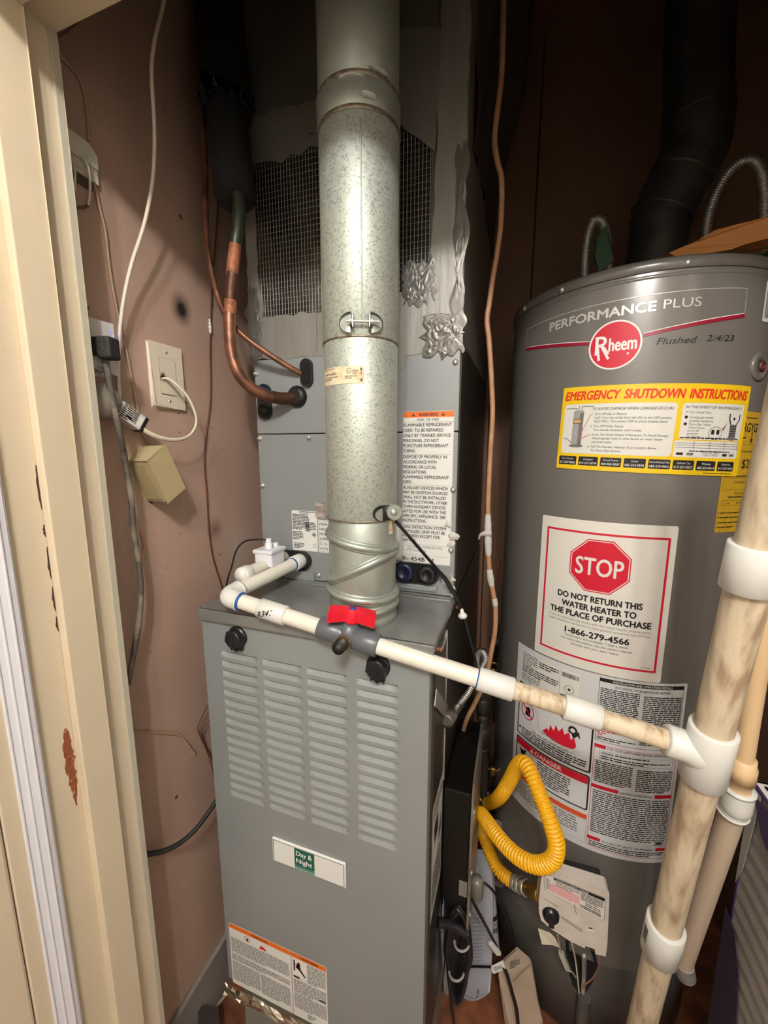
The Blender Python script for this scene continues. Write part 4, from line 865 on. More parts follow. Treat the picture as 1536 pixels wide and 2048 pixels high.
# ================================================================== WATER HEATER
HX, HY, HR = .78, .535, .254
wh = thing('water_heater', (HX, HY, -.10), 'tall dark grey gas water heater covered with labels at right', 'water heater')
k = MB(); k.lathe([(HR, .150), (HR, 1.5935)], (HX, HY, 0), (0, 0, 1), 128, None, False); bd = k.build('jacket', HEAT, wh)
k = MB(); k.lathe([(.24, -.082), (HR-.003, -.08), (HR-.003, .146), (HR-.006, .149), (HR-.006, .153)], (HX, HY, 0), (0, 0, 1), 96); k.build('base_skirt', HEATD, wh)
k = MB(); k.lathe([(HR+.0002, 1.5945), (HR+.0018, 1.5955), (HR+.0022, 1.610), (HR-.001, 1.6145), (HR-.010, 1.6165), (.19, 1.622), (0, 1.628)], (HX, HY, 0), (0, 0, 1), 128); k.build('top_cap', HEAT, wh)
k = MB(); k.lathe([(HR, 1.583), (HR+.0014, 1.585), (HR+.0014, 1.5875), (HR, 1.5895)], (HX, HY, 0), (0, 0, 1), 128, None, False); k.build('rolled_bead', HEAT, wh)
k = MB(); k.lathe([(.20, 0), (.20, .02)], (HX, HY, -.10), (0, 0, 1), 48); k.build('foot_ring', HEATD, wh)
def hp(s_, z, h=0): t = s_/HR; return V(HX+(HR+h)*sin(t), HY-(HR+h)*cos(t), z)
def hn_(s_): t = s_/HR; return V(sin(t), -cos(t), 0)
for s_ in (-.286, -.176, .024, .17):
    k = MB(); k.lathe([(.0055, 0), (.0048, .002), (.0025, .0034), (0, .0036)], hp(s_, 1.6015, .0018), hn_(s_), 12); k.build('rivet', STEEL, wh)
def HL(s0, z0, ang=0, off=.0003): return Label(cyl_surf(HX, HY, HR+off, s0, z0, ang), .008)
# brand panel
L = HL(0, 0)
L.line([(-.271, 1.519), (-.2712, 1.554), (-.13, 1.5565), (0, 1.558), (.126, 1.5605), (.1275, 1.5235)], .0011, SILV)
def band(pts, t, m, lay):
    for (a, b), (c, d) in zip(pts, pts[1:]):
        n = max(1, int(abs(c-a)/.012))
        for i in range(n):
            u0, u1 = a+(c-a)*i/n, a+(c-a)*(i+1)/n; w0, w1 = b+(d-b)*i/n, b+(d-b)*(i+1)/n
            L.poly([(u0, w0), (u1, w1), (u1, w1+t), (u0, w0+t)], m, lay)
DRED = M('deep_red', '8e1230', .4)
band([(-.272, 1.510), (-.115, 1.4875)], .0062, DRED, 1); band([(-.030, 1.4890), (.1285, 1.5150)], .0062, DRED, 1)
band([(-.272, 1.5162), (-.115, 1.4937)], .0012, WHITE, 1); band([(-.030, 1.4952), (.1285, 1.5212)], .0012, WHITE, 1)
L.text('PERFORMANCE', -.199, 1.531, .0165, SILV, .1835, bold=.045); L.text('PLUS', -.0045, 1.5325, .0155, SILV, .056, bold=-.012)
L.build('brand_panel', SILV, wh)
L = HL(0, 0); cu, cv = -.073, 1.4815
L.disc(cu, cv, .0425, .0425, WHITE, 2, 40); L.disc(cu, cv, .0395, .0395, RED, 3, 40)
L.text('R', cu-.031, cv-.014, .034, WHITE, .024, lay=4, bold=.01); L.text('heem', cu-.0085, cv-.010, .0235, WHITE, .0425, lay=4, bold=.035)
L.line([(cu-.030, cv+.018), (cu-.0235, cv-.0245)], .0042, WHITE, 5); L.line([(cu-.0225, cv+.004), (cu-.008, cv-.0235)], .0042, WHITE, 5); L.disc(cu+.022, cv-.017, .0018, .0018, WHITE, 4, 10)
L.build('brand_emblem', RED, wh)
L = HL(0, 0); L.text('Flushed', -.0095, 1.4745, .0115, INK, .061, shear=.25, bold=-.012, lay=1); L.text('2/4/23', .0665, 1.4765, .0105, INK, .047, shear=.2, bold=-.012, lay=1); L.build('marker_note', INK, wh)
# yellow emergency label
SKIN = M('panel_white', 'dcdad2', .42)
L = HL(-.163, 1.2578, -.034, .0014); w, h = .322, .157
L.rect(0, 0, w, h, YEL, 2, .003)
ER = M('title_red', 'd8331c', .5)
L.text('EMERGENCY', .0065, .1325, .0165, ER, .095, bold=.06, shear=.18, lay=4); L.text('SHUTDOWN', .108, .1325, .0165, ER, .093, bold=.06, shear=.18, lay=4); L.text('INSTRUCTIONS', .2085, .1325, .0165, ER, .106, bold=.06, shear=.18, lay=4)
L.rect(.007, .031, .192, .1245, SKIN, 3, .006); L.rect(.2, .062, .313, .1245, SKIN, 3, .005); L.rect(.195, .031, .312, .060, SKIN, 3, .003)
L.text('TO AVOID DAMAGE WHEN LEAKAGE OCCURS:', .0585, .1125, .0052, INK, .129, bold=.012, shear=.2, lay=4)
for t, u, v, ww in (('1. Turn Off Gas or Electric', .0585, .1035, .057), ('GAS: Turn top of dial from the ON to the OFF position.', .064, .0965, .122), ('ELECTRIC: Turn power OFF at circuit breaker panel.', .064, .0900, .116), ('2. Turn Off Water Supply:', .0575, .0812, .056), ('Turn handle clockwise until it stops.', .064, .0742, .078), ('3. Drain The Water Heater If Necessary To Avoid Damage:', .0575, .0655, .127), ('Attach garden hose to drain faucet on water heater', .0635, .0587, .113), ('and drain water.', .0635, .0519, .034), ('4. Call The Number Nearest Your Location Below', .0565, .0430, .112), ('For Same Day Service.', .0635, .0360, .050)):
    L.text(t, u, v, .0042, INK, ww, shear=.15, lay=4, bold=.004)
L.rect(.0255, .048, .0445, .110, M('print_lightgrey', '9b9a96', .5), 4); L.rect(.0375, .048, .0445, .110, GREY, 5); L.disc(.035, .0455, .0135, .003, GREY, 4); L.disc(.035, .110, .0095, .003, M('print_lightgrey'), 6); L.rect(.0265, .088, .041, .0965, M('print_tan', 'c9a06a', .5), 6); L.frame(.0265, .088, .041, .0965, .0008, INK, 7)
for pts in ([(.010, .1165), (.031, .1165), (.031, .111)], [(.060, .120), (.040, .120), (.040, .111)], [(.035, .112), (.035, .121)], [(.011, .0595), (.018, .0585), (.026, .0515)]): L.line(pts, .0009, INK, 5)
for pts in ([(.0575, .1055), (.05, .088), (.043, .07), (.037, .0555)], [(.0565, .0665), (.046, .061), (.0405, .053)]): L.line(pts, .001, M('print_pinkred', 'c0505c', .5), 8)
L.text('IN THE EVENT OF AN EMERGENCY', .2045, .1155, .0046, INK, .103, bold=.012, shear=.2, lay=4)
for t, u, v, ww in (('If You Smell Gas:', .2055, .107, .043), ('Locate gas meter', .213, .0985, .041), ('outside residence.', .213, .0925, .041), ('Turn Gas Valve:', .213, .0865, .038), ('1/4 turn from', .213, .0805, .027), ('on to off', .2125, .0755, .019), ('position', .2125, .0705, .018), ('(as shown)', .2125, .0655, .024)): L.text(t, u, v, .004, INK, ww, shear=.2, lay=4)
for v in (.1, .0882): L.disc(.2075, v+.0003, .0027, .0027, INK, 4, 14)
L.ring(.2605, .074, .0125, .0115, .0007, INK, 5); L.rect(.253, .072, .2585, .080, INK, 5); L.rect(.2625, .072, .268, .080, INK, 5)
L.rect(.287, .068, .301, .090, GREY, 5); L.disc(.294, .066, .009, .0035, GREY, 5)
for i in range(5): L.rect(.287, .070+.004*i, .301, .0712+.004*i, INK, 6)
L.line([(.288, .090), (.284, .1), (.284, .108)], .0022, INK, 6); L.line([(.299, .090), (.305, .098), (.305, .108)], .0018, INK, 6); L.disc(.294, .100, .0022, .0026, INK, 5, 12); L.poly([(.272, .082), (.286, .098), (.280, .090), (.275, .078)], GREY, 5)
L.words(.202, .0665, .311, 1, .0032, INK, 4, .7, 1, 61)
for v in (.0475, .052, .0555): L.rect(.197, v, .311, v+.0006, INK, 4)
for i in range(4): L.rect(.2265+.0275*i, .0455, .2272+.0275*i, .0595, INK, 4)
L.words(.22, .0435, .295, 1, .003, INK, 4, .6, 1, 62); L.rect(.2, .0345, .211, .039, INK, 4); L.rect(.217, .0345, .228, .039, GREY, 4); L.rect(.281, .0345, .29, .039, INK, 4); L.rect(.295, .0345, .305, .039, GREY, 4); L.text('24 Hours a Day', .258, .0382, .0028, INK, .03, 'c', lay=4); L.text('7 Days a Week', .258, .0342, .0028, INK, .028, 'c', lay=4)
for i, (a, b) in enumerate((('Fort Worth', '817-257-8865'), ('Arlington', '817-257-8799'), ('Grand Prairie', '469-965-9587'), ('Hurst', '682-224-9590'), ('North Richland Hills', '682-224-9662'), ('Haltom City', '817-257-8357'), ('Watauga', '682-224-9614'), ('Grapevine', '817-257-9622'))):
    u0 = .005+.0385*i; L.rect(u0, .0085, u0+.0345, .0255, INK, 3, .002); L.text(a, u0+.0172, .0188, .0036, WHITE, None, 'c', lay=5, maxw=.031); L.text(b, u0+.0172, .0112, .0043, WHITE, .0305, 'c', lay=5, bold=.01)
L.words(.25, .0055, .305, 1, .0026, INK, 4, .5, 1, 63)
L.build('emergency_label', YEL, wh)
# STOP label
L = HL(-.1865, .8465, 0, .0014); w, h = .2435, .3105; q = lambda s_: s_+.1865; z = lambda z_: z_-.8465
STW = M('stop_paper', 'dedbd2', .4)
L.rect(0, 0, w, h, STW, 3, .004); L.frame(q(-.173), z(.8665), q(.0465), z(1.1345), .0042, RED, 4)
cx, cz = q(-.067), z(1.0675)
octp = lambda r: [(cx+r*cos(pi/8+pi/4*i), cz+r*sin(pi/8+pi/4*i)) for i in range(8)]
L.poly(octp(.0578), RED, 4); L.poly(octp(.0555), STW, 5); L.poly(octp(.0538), RED, 6)
L.text('STOP', cx, cz-.0185, .0365, STW, .083, 'c', bold=.035, lay=8)
for t, c, zz, ww in (('DO NOT RETURN THIS', -.064, .9925, .151), ('WATER HEATER TO', -.0637, .9738, .133), ('THE PLACE OF PURCHASE', -.0622, .9555, .183)): L.text(t, q(c), z(zz), .0128, INK, ww, 'c', bold=.05, lay=5)
for t, zz, ww in (('If you are experiencing issues with this water heater, missing parts,', .9455, .186), ('need installation assistance or have general questions call toll free:', .9375, .186), ('Technicians are available 7 days a week.', .9095, .117), ("For more information, see the owner's manual", .9013, .128), ('provided with your water heater.', .8932, .088)): L.text(t, q(-.0622), z(zz), .0050, GREY if zz > .93 else INK, ww, 'c', lay=5)
L.text('1-866-279-4566', q(-.0622), z(.9178),   .0128, INK, .1155, 'c', bold=.05, lay=5); L.text('AP20486', q(.036), z(.874), .003, GREY, .017, 'r', lay=5)
L.build('stop_label', STW, wh)
# large instruction label
BP = M('instruction_paper', 'd2d3d3', .45)
L = HL(-.2345, .4325, .008); w, h = .349, .410
L.rect(0, 0, w, h, BP, 1, .004)
L.rect(.016, .325, .155, .398, SKIN, 2); L.words(.019, .396, .062, 6, .0050, GREY, 3, seed=71); L.words(.066, .392, .112, 3, .0052, INK, 3, seed=72); L.words(.019, .366, .112, 4, .0050, INK, 3, seed=73); L.words(.019, .344, .07, 4, .0046, GREY, 3, seed=74); L.bars(.119, .382, .151, .392, INK, 3, 22); L.ring(.135, .356, .0095, .0095, .0008, INK, 3); L.disc(.135, .356, .003, .003, INK, 3); L.rect(.117, .333, .154, .3405, INK, 3, .002); L.text('RHEEM', .119, .335, .0038, WHITE, .015, lay=5, bold=.02); L.rect(.1145, .328, .115, .395, GREY, 3)
def fbox(u0, v0, u1, v1, t, m=INK): L.rect(u0, v0, u1, v1, m, 2, .005); L.rect(u0+t, v0+t, u1-t, v1-t, BP, 3, .003)
fbox(.012, .182, .187, .318, .0035)
L.text('WARNING', .10, .304, .008, INK, .06, 'c', bold=.03, lay=5)
L.ring(.042, .255, .0185, .0215, .0026, RED, 6, 32); L.poly([(.035, .243), (.050, .243), (.050, .263), (.044, .267), (.038, .263)], INK, 4); L.line([(.028, .268), (.056, .242)], .003, RED, 7)
L.line([(.052, .268), (.062, .272), (.069, .266), (.071, .250), (.073, .232), (.08, .226)], .0008, GREY, 4)
L.poly([(.083, .231), (.094, .244), (.098, .239), (.101, .256), (.109, .246), (.113, .262), (.120, .25), (.127, .263), (.132, .249), (.141, .259), (.145, .244), (.152, .25), (.157, .233), (.152, .224), (.13, .221), (.105, .222)], RED, 4)
L.disc(.148, .268, .009, .009, INK, 5, 16); L.disc(.148, .267, .005, .005, BP, 6, 14); L.poly([(.136, .262), (.146, .258), (.150, .248), (.158, .258), (.164, .252), (.160, .268)], INK, 5)
L.words(.08, .228, .145, 1, .005, GREY, 5, seed=75)
for i in range(5): L.ring(.110+.012*i, .217, .0065, .0048, .0006, GREY, 4, 14)
L.text('FIRE AND EXPLOSION HAZARD', .10, .2105, .0052, INK, .085, 'c', bold=.015, lay=5); L.poly([(.017, .1995), (.0255, .1995), (.021, .2075)], INK, 4); L.words(.027, .2085, .178, 4, .0056, INK, 4, .55, .8, 76)
fbox(.012, .092, .187, .176, .0032)
L.rect(.0155, .155, .1835, .1725, RED, 4); L.text('DANGER', .10, .1592, .0098, WHITE, .062, 'c', bold=.03, lay=6); L.poly([(.055, .159), (.065, .159), (.060, .169)], WHITE, 6)
L.rect(.061, .0965, .0617, .154, GREY, 4); L.poly([(.022, .153), (.030, .147), (.045, .153), (.040, .138), (.052, .120), (.058, .105), (.050, .106), (.040, .125), (.030, .135)], INK, 4); L.ring(.040, .115, .012, .011, .0009, GREY, 4); L.text('HOT', .025, .143, .006, INK, .018, lay=6, bold=.03)
L.words(.075, .151, .15, 9, .0055, INK, 4, .5, .7, 77)
L.rect(.008, .070, .187, .0815, M('warn_orange', 'd8532a', .5), 2); L.words(.010, .066, .17, 7, .0062, GREY, 3, .45, .6, 78); L.frame(.008, .012, .187, .0685, .0006, GREY, 2)
# right column
L.frame(.190, .264, .343, .4045, .0008, INK, 2); L.rect(.190, .3965, .343, .4045, INK, 2); L.text('INSTALLATION AND OPERATION DETAILS', .2665, .3985, .0045, WHITE, .105, 'c', lay=4, bold=.015); L.text('AUTOMATIC STORAGE WATER HEATER', .2665, .3875, .0048, INK, .098, 'c', lay=4, bold=.012)
L.words(.193, .3845, .262, 20, .0041, INK, 3, .55, .8, 79); L.words(.269, .381, .341, 20, .0041, INK, 3, .55, .8, 80); L.words(.193, .299, .262, 3, .0041, RED, 3, .55, .8, 81); L.words(.193, .286, .212, 2, .0041, RED, 3, seed=82); L.words(.269, .297, .341, 6, .0041, INK, 3, .55, .8, 83); L.words(.193, .276, .262, 2, .0041, INK, 3, seed=84)
L.frame(.190, .010, .343, .2565, .0009, RED, 2)
for v, t, a, b in ((.252, 'FOR YOUR SAFETY READ BEFORE OPERATING', .214, .327), (.158, 'LIGHTING INSTRUCTIONS', .243, .304), (.032, 'TO TURN OFF GAS TO THE APPLIANCE', .218, .318)):
    L.rect(.190, v-.0035, a-.003, v+.0045, RED, 3); L.rect(b+.004, v-.0035, .343, v+.0045, RED, 3); L.text(t, (a+b)/2, v-.0025, .0048, INK, b-a, 'c', lay=4, bold=.012)
L.frame(.200, .224, .337, .244, .0005, GREY, 3); L.text('WARNING:', .203, .2372, .0048, INK, .023, lay=4, bold=.02); L.words(.228, .2425, .334, 1, .005, INK, 4, seed=85); L.words(.203, .2345, .334, 2, .0048, INK, 4, seed=86)
L.words(.194, .221, .262, 12, .0043, INK, 3, .55, .8, 87); L.words(.270, .218, .339, 12, .0043, INK, 3, .55, .8, 88); L.words(.194, .151, .34, 22, .0047, INK, 3, .5, .8, 89); L.words(.194, .0265, .34, 3, .0046, INK, 3, .5, .8, 90)
L.rect(.318, .042, .336, .056, M('print_lightgrey'), 4); L.frame(.318, .042, .336, .056, .001, GREY, 5); L.rect(.322, .046, .332, .050, INK, 6)
L.build('instruction_label', BP, wh)
# yellow energy guide
L = HL(.1245, 1.1445, -.01); w, h = .115, .217
L.rect(0, 0, w, h, GUIDE, 1, .003); L.text('ENERGYGUIDE', .006, .182, .0165, INK, .103, bold=.02, lay=3); L.line([(.0605, .182), (.0605, .165)], .0024, INK, 3); L.poly([(.0565, .170), (.0645, .170), (.0605, .160)], INK, 3)
L.words(.03, .208, .1, 1, .003, INK, 3, seed=91); L.words(.006, .174, .045, 2, .005, INK, 3, seed=92); L.rect(.003, .159, .112, .1594, INK, 2); L.text('Estimated Yearly Energy Cost', .006, .1455, .0046, INK, .085, lay=3); L.text('$282', .043, .1175, .017, INK, .042, lay=3, bold=.01); L.rect(.003, .102, .112, .1038, INK, 2)
L.frame(.004, .078, .111, .100, .0005, INK, 2); L.text('Cost Range of Similar Models', .03, .0905, .004, INK, .07, lay=3); L.text('First Hour Rating', .034, .0700, .0045, INK, .05, lay=3); L.words(.02, .067, .11, 1, .004, INK, 3, seed=93); L.frame(.008, .049, .108, .059, .0005, INK, 2); L.text('LOW', .014, .0525, .003, INK, .012, lay=3); L.text('MEDIUM', .042, .0525, .003, INK, .018, lay=3)
for v, l in ((.0345, .09), (.026, .1), (.0165, .1), (.008, .06)): L.disc(.0035, v+.0015, .0013, .0013, INK, 3, 8); L.words(.007, v+.0035, .007+l, 1, .0038, INK, 3, seed=int(v*9e3))
L.build('energy_label', GUIDE, wh)
L = HL(.169, 1.512, .02); L.rect(0, 0, .05, .065, PAPER, 2, .003); L.bars(.004, .006, .045, .05, GREY, 4, 30, 94)
L.build('barcode_label', PAPER, wh)
k = MB(); k.lathe([(.0245, -.001), (.0245, .0025), (.0225, .004), (.010, .0048), (.0095, .003), (0, .003)], hp(.1795, 1.4385), hn_(.1795), 32); pc = k.build('port_cover', HEAT, wh)
k = MB(); k.lathe([(.0085, 0), (.0085, .004), (.005, .005), (.0045, .002), (0, .002)], hp(.1795, 1.4385, .003), hn_(.1795), 16); k.build('port_screw', M('dark_red_plug', '5a2a22', .5), pc)

# gas control valve on the heater
TH, DD = .05, .08; vn = V(sin(TH), -cos(TH), 0); vu = V(cos(TH), sin(TH), 0); VO = V(HX, HY, 0)+vn*(HR+DD)
def onv(px, py, off=0): r = ray(px, py); O = VO+vn*off; return CAM+r*((O-CAM).dot(vn)/r.dot(vn))
def gp(px, py): q = onv(px, py)-VO; return q.dot(vu), q.z
gv = thing('gas_control_valve', hp(-.07, .30, .04), 'white plastic gas control with status label and black knob on heater front', 'gas valve')
VW = M('valve_white', 'd3cac0', .4, var=(30, 'b5a89a', .4))
g_ = .1172; gq = lambda a, b: gp(1060+a*g_, 1740+b*g_)
ol = [gq(*p) for p in ((200, 60), (215, 25), (260, 12), (1300, 345), (1340, 375), (1355, 430), (1320, 1250), (1285, 1470), (1120, 1430), (1105, 1340), (940, 1285), (935, 1330), (700, 1215), (420, 1035), (310, 960), (190, 850), (150, 700), (150, 500))]
k = MB(); k.prism([VO+vu*a+V(0, 0, b) for a, b in ol], vn*-.026); bdv = k.build('housing', VW, gv, .004, 3)
k = MB(); cu_, cz_ = gq(800, 760); k.obox(VO+vu*cu_+V(0, 0, cz_)-vn*.055, vu*.056, vn*.027, V(0, 0, .034)); k.build('back_plate', M('valve_dark', '2b2926', .5, .4), gv, .003)
kc = onv(1060+355*g_, 1740+750*g_); k = MB(); k.lathe([(.0165, 0), (.0165, .003), (.0155, .004), (.0145, .009), (.011, .0105), (0, .0105)], kc, vn, 28); k.obox(kc+vn*.0115, vu*.0035, vn*.0015, V(0, 0, .012)); lbl(k.build('knob', BLKG, gv), 'black temperature knob')
k = MB(); a = onv(1060+365*g_, 1740+945*g_); k.obox(a+vn*.0005, vu*.0055, vn*.001, V(0, 0, .0055)); lbl(k.build('button', BLKG, gv), 'small black button')
LV = Label(lambda a, b, h: VO+vu*a+V(0, 0, b)+vn*h); L = LV
tl, tr, br, bl = gq(255, 60), gq(1290, 480), gq(1265, 880), gq(245, 335)
def lerp2(u, v): return tuple((tl[i]*(1-u)+tr[i]*u)*v+(bl[i]*(1-u)+br[i]*u)*(1-v) for i in (0, 1))
L.s = lambda a, b, h: (lambda q: VO+vu*q[0]+V(0, 0, q[1])+vn*h)(lerp2(a/.12, b/.05))
L.rect(0, 0, .12, .05, INK, 0, .006); L.rect(.0008, .0008, .1192, .0492, M('status_white', 'dfdad2', .4), 1, .0055)
L.rect(.018, .0425, .1185, .0488, INK, 2); L.text('STATUS LIGHT CODE', .0225, .0438, .0040, WHITE, .064, lay=4, bold=.02)
PK = M('print_pink'); L.rect(.0, .006, .0, .006, PK, 2); L.rect(.011, .006, .0695, .030, M('pale_pink', 'e2bcb8', .5), 2); L.words(.012, .0295, .069, 6, .0038, PK, 3, .5, .8, 101); L.words(.003, .040, .0105, 8, .0042, INK, 3, .4, .8, 102); L.words(.022, .041, .069, 3, .0040, INK, 3, .4, .7, 103); L.rect(.0705, .003, .071, .043, GREY, 2); L.words(.073, .0415, .116, 6, .0030, INK, 3, .5, .8, 104)
L.words(.082, .022, .112, 2, .0042, INK, 3, .4, 1, 105); L.bars(.073, .005, .112, .0125, INK, 3, 30, 106); L.rect(.011, .006, .0113, .043, GREY, 3); L.rect(.0185, .006, .0188, .043, GREY, 3)
L.build('status_label', INK, gv)
L = Label(lambda a, b, h: VO+vu*a+V(0, 0, b)+vn*h)
for a, b, c, d in ((230, 480, 480, 630), (540, 790, 900, 1030), (540, 820, 890, 1060)):
    p, q = gq(a, b), gq(c, d); L.line([p, q], .0016, GREY, 1)
p = gq(1030, 1030); L.rect(p[0]-.006, p[1]-.002, p[0]+.006, p[1]+.004, WHITE, 1); L.poly([(p[0]-.006, p[1]+.004), (p[0]+.006, p[1]+.004), (p[0], p[1]+.008)], INK, 2)
L.line([gq(755, 575), gq(765, 660), gq(795, 755)], .001, INK, 3)
p = gq(355, 750)
for i in range(7): an = -.6+i*.62; L.line([(p[0]+.019*cos(an), p[1]+.019*sin(an)), (p[0]+.0225*cos(an), p[1]+.0225*sin(an))], .0008, GREY, 1)
L.build('dial_print', GREY, gv)
# pilot tube, sensor wires and burner opening
k = MB(); pts = [oncp for oncp in ()]
def onh(px, py, h=0): 
    r = ray(px, py); dx, dy = CAM.x-HX, CAM.y-HY; RR_ = HR+h; a = r.x**2+r.y**2; b = 2*(r.x*dx+r.y*dy); c = dx*dx+dy*dy-RR_*RR_
    return CAM+r*((-b-sqrt(max(0, b*b-4*a*c)))/(2*a))
pts = [onh(x, y, .0008) for x, y in ((1131, 1880), (1190, 1905), (1196, 1935), (1185, 1965), (1172, 1985), (1160, 1988), (1145, 1970), (1134, 1935))]; nn = hn_(-.04)
k.prism(pts, nn*-.004); lbl(k.build('burner_opening', DARK, wh), 'dark burner opening')
k = MB(); a = onh(1168, 1992, .004); k.tube([a, V(a.x, a.y, -.08)], .014, 18, 1); lbl(k.build('burner_sleeve', HEATD, wh), 'rounded sleeve below opening')
k = MB(); k.tube([onv(1168, 1905, -.03), onv(1168, 1915, -.03), onh(1168, 1945, .012), onh(1166, 1985, .008)], .0048, 12, 5); k.build('pilot_tube', STEEL, gv)
k = MB(); k.tube([onv(1198, 1908, -.02), onv(1198, 1930, -.03), onh(1186, 1955, .02), onh(1170, 1970, .014), onh(1162, 1985, .008)], .0016, 8, 6); lbl(k.build('sensor_wire', M('pink_wire', 'a06c58', .5), gv), 'thin brownish sensor wire')
k = MB(); k.tube([onv(1142, 1880, -.03), onh(1150, 1915, .025), onh(1154, 1945, .018), onh(1158, 1985, .008)], .0016, 8, 6); k.build('sensor_wire', WCORD, gv)
k = MB(); a, b = onh(1122, 1905, .03), onh(1136, 1938, .024); k.obox((a+b)/2, (b-a)/2, V(.0055, 0, 0), V(0, .005, 0)); k.tube([b, onh(1145, 1945, .02), onh(1152, 1955, .014)], .0014, 8, 5); k.tube([onv(1115, 1870, -.03), a], .0014, 8, 1); lbl(k.build('wire_connector', M('pale_connector', 'b5b1a0', .4), gv), 'pale plastic wire connector')
k = MB(); k.prism([onv(1076, 1857, .002), onv(1100, 1866, .004), onv(1110, 1876, .004), onv(1120, 1896, -.002), onv(1105, 1890, .0), onv(1084, 1889, .002)], vn*-.0006); tg = lbl(k.build('paper_tag', M('tag_paper', 'd2ccb8', .6), gv), 'small cream paper tag')

# ---- gas piping
ig = thing('gas_pipe', ony(967, 1640, .45), 'black iron gas pipe rising between furnace and water heater', 'pipe')
G0, G1 = ony(963, 1300, .45), ony(968, 1632, .45)
k = MB(); k.pipe(G0, G1, .0128, 20); k.build('pipe', IRON, ig)
for y0_, y1_, r_ in ((1392, 1420, .0165), (1424, 1440, .0150), (1448, 1485, .0185), (1488, 1494, .0165), (1592, 1625, .0190)):
    k = MB(); t0, t1 = (y0_-1300)/332, (y1_-1300)/332; k.lathe([(r_-.002, 0), (r_, .002), (r_, (G1-G0).length*(t1-t0)-.002), (r_-.002, (G1-G0).length*(t1-t0))], G0+(G1-G0)*t0, G1-G0, 8 if y0_ == 1424 else 20); k.build('fitting', IRON, ig)
k = MB(); a = ony(993, 1662, .40); k.pipe(G1+V(0, 0, .006), a, .013, 16); k.pipe(a+V(0, 0, .02), a+V(.012, 0, -.12), .0150, 16); k.pipe(a+V(.010, 0, -.105), a+V(.014, 0, -.15), .0185, 16); lbl(k.build('drip_leg', M('dusty_iron', '5b4c3f', .7, bump=(60, .5), var=(30, '9a8d7e', .6)), ig), 'dusty sediment trap')
k = MB(); a = ony(985, 1550, .46); k.lathe([(.006, 0), (.009, .004), (.009, .018), (.005, .024)], a, (0, 0, 1), 12); k.tube([a+V(-.012, -.006, .02), a+V(.0, -.008, .026), a+V(.014, -.006, .02)], .0035, 8, 4); lbl(k.build('cock_handle', BRASS, ig), 'yellowish shutoff cock')
k = MB(); k.tube([ony(976, 1585, .44), ony(978, 1600, .44), ony(985, 1606, .44)], .0022, 8, 4); k.build('pilot_line', CPRB, ig)
def corrug(px, r, pitch, amp, n=14):
    """corrugated hose along px"""
    p = resample(px, pitch/8); k = MB(); k.tube(p, lambda l: r+amp*sin(2*pi*l/pitch), n, 1); return k
yf = thing('gas_connector', dep(1085, 1650, .80), 'yellow corrugated gas hose looping in front of the water heater', 'gas hose')
YP = [ony(962, 1598, .45), ony(978, 1606, .43), dep(1000, 1592, .92), dep(1020, 1560, .87), dep(1034, 1534, .83), dep(1046, 1526, .80), dep(1058, 1538, .78), dep(1070, 1565, .76), dep(1086, 1605, .74), dep(1101, 1645, .725), dep(1113, 1688, .72), dep(1106, 1718, .725), dep(1080, 1730, .74), dep(1050, 1722, .76), dep(1020, 1700, .79), dep(992, 1668, .83), dep(972, 1640, .88), dep(962, 1628, .93), dep(958, 1640, .98), dep(966, 1665, 1.0), dep(978, 1700, .99), dep(994, 1735, .97), dep(1014, 1755, .95), dep(1030, 1765, .935)]
corrug(YP, .0143, .0066, .0013, 18).build('hose', YFLEX, yf)
nx_ = (onv(1082, 1790, -.035)-YP[-1]).normalized(); Lg = (onv(1082, 1790, -.035)-YP[-1]).length
for a0, a1, r_, m, nm, sd_ in ((-.006, .012, .0165, STEEL, 'flare_nut', 18), (.012, .026, .0175, STEEL, 'flare_nut', 6), (.027, .031, .0155, BRASS, 'adapter', 16), (.032, .046, .0175, STEEL, 'flare_nut', 6), (.047, max(.055, Lg), .0145, BRASS, 'adapter', 16)):
    k = MB(); k.lathe([(r_-.002, 0), (r_, .0015), (r_, a1-a0-.0015), (r_-.002, a1-a0)], YP[-1]+nx_*a0, nx_, sd_); k.build(nm, m, yf)

# ---- vent and water connectors over the heater
ve = thing('heater_vent', (HX, HY, 1.627), 'dark sooty vent pipe with bends rising from top of water heater', 'pipe')
W0 = V(HX, HY, 1.622)
B1, B2, B3 = ony(1322, 432, HY), ony(1392, 292, HY), ony(1402, -40, HY); W0 = ony(1306, 530, HY); W0.z = 1.622
def vseg(n, pts, r, lab=None):
    k = MB(); k.tube(pts, r, 32, 6); o = k.build(n, VENT, ve)
    if lab: o['label'] = lab
vseg('draft_collar', [W0, W0+V(0, 0, .012), B1], .0575)
vseg('elbow', [B1-V(0, 0, .004)*0+(W0-B1)*.08, B1+(B2-B1)*.18, B2-(B2-B1)*.18], .0600)
vseg('elbow', [B2-(B2-B1)*.26, B2-(B2-B1)*.05, B2+(B3-B2)*.12, B2+(B3-B2)*.25], .0615)
vseg('riser', [B2+(B3-B2)*.2, B3, V(B3.x, HY, 2.5)], .0585)
for p, d_ in ((B1, B2-B1), (B2+(B3-B2)*.16, B3-B2), (B1+(B2-B1)*.55, B2-B1)):
    k = MB(); k.lathe([(.0600, -.003), (.0632, 0), (.0600, .003)], p, d_, 32, None, False); k.build('crimp_ring', VENT, ve)
k = MB(); R = random.Random(12)
for i in range(14): q = onz(1300+R.uniform(-9, 12), 480+R.uniform(-16, 14), 1.70); k.ball(q-(q-CAM)*(((q-CAM).length-(V(HX-.02, HY-.0585, 1.7)-CAM).length)/(q-CAM).length), R.uniform(.002, .005), None, 6, (1, .4, 1))
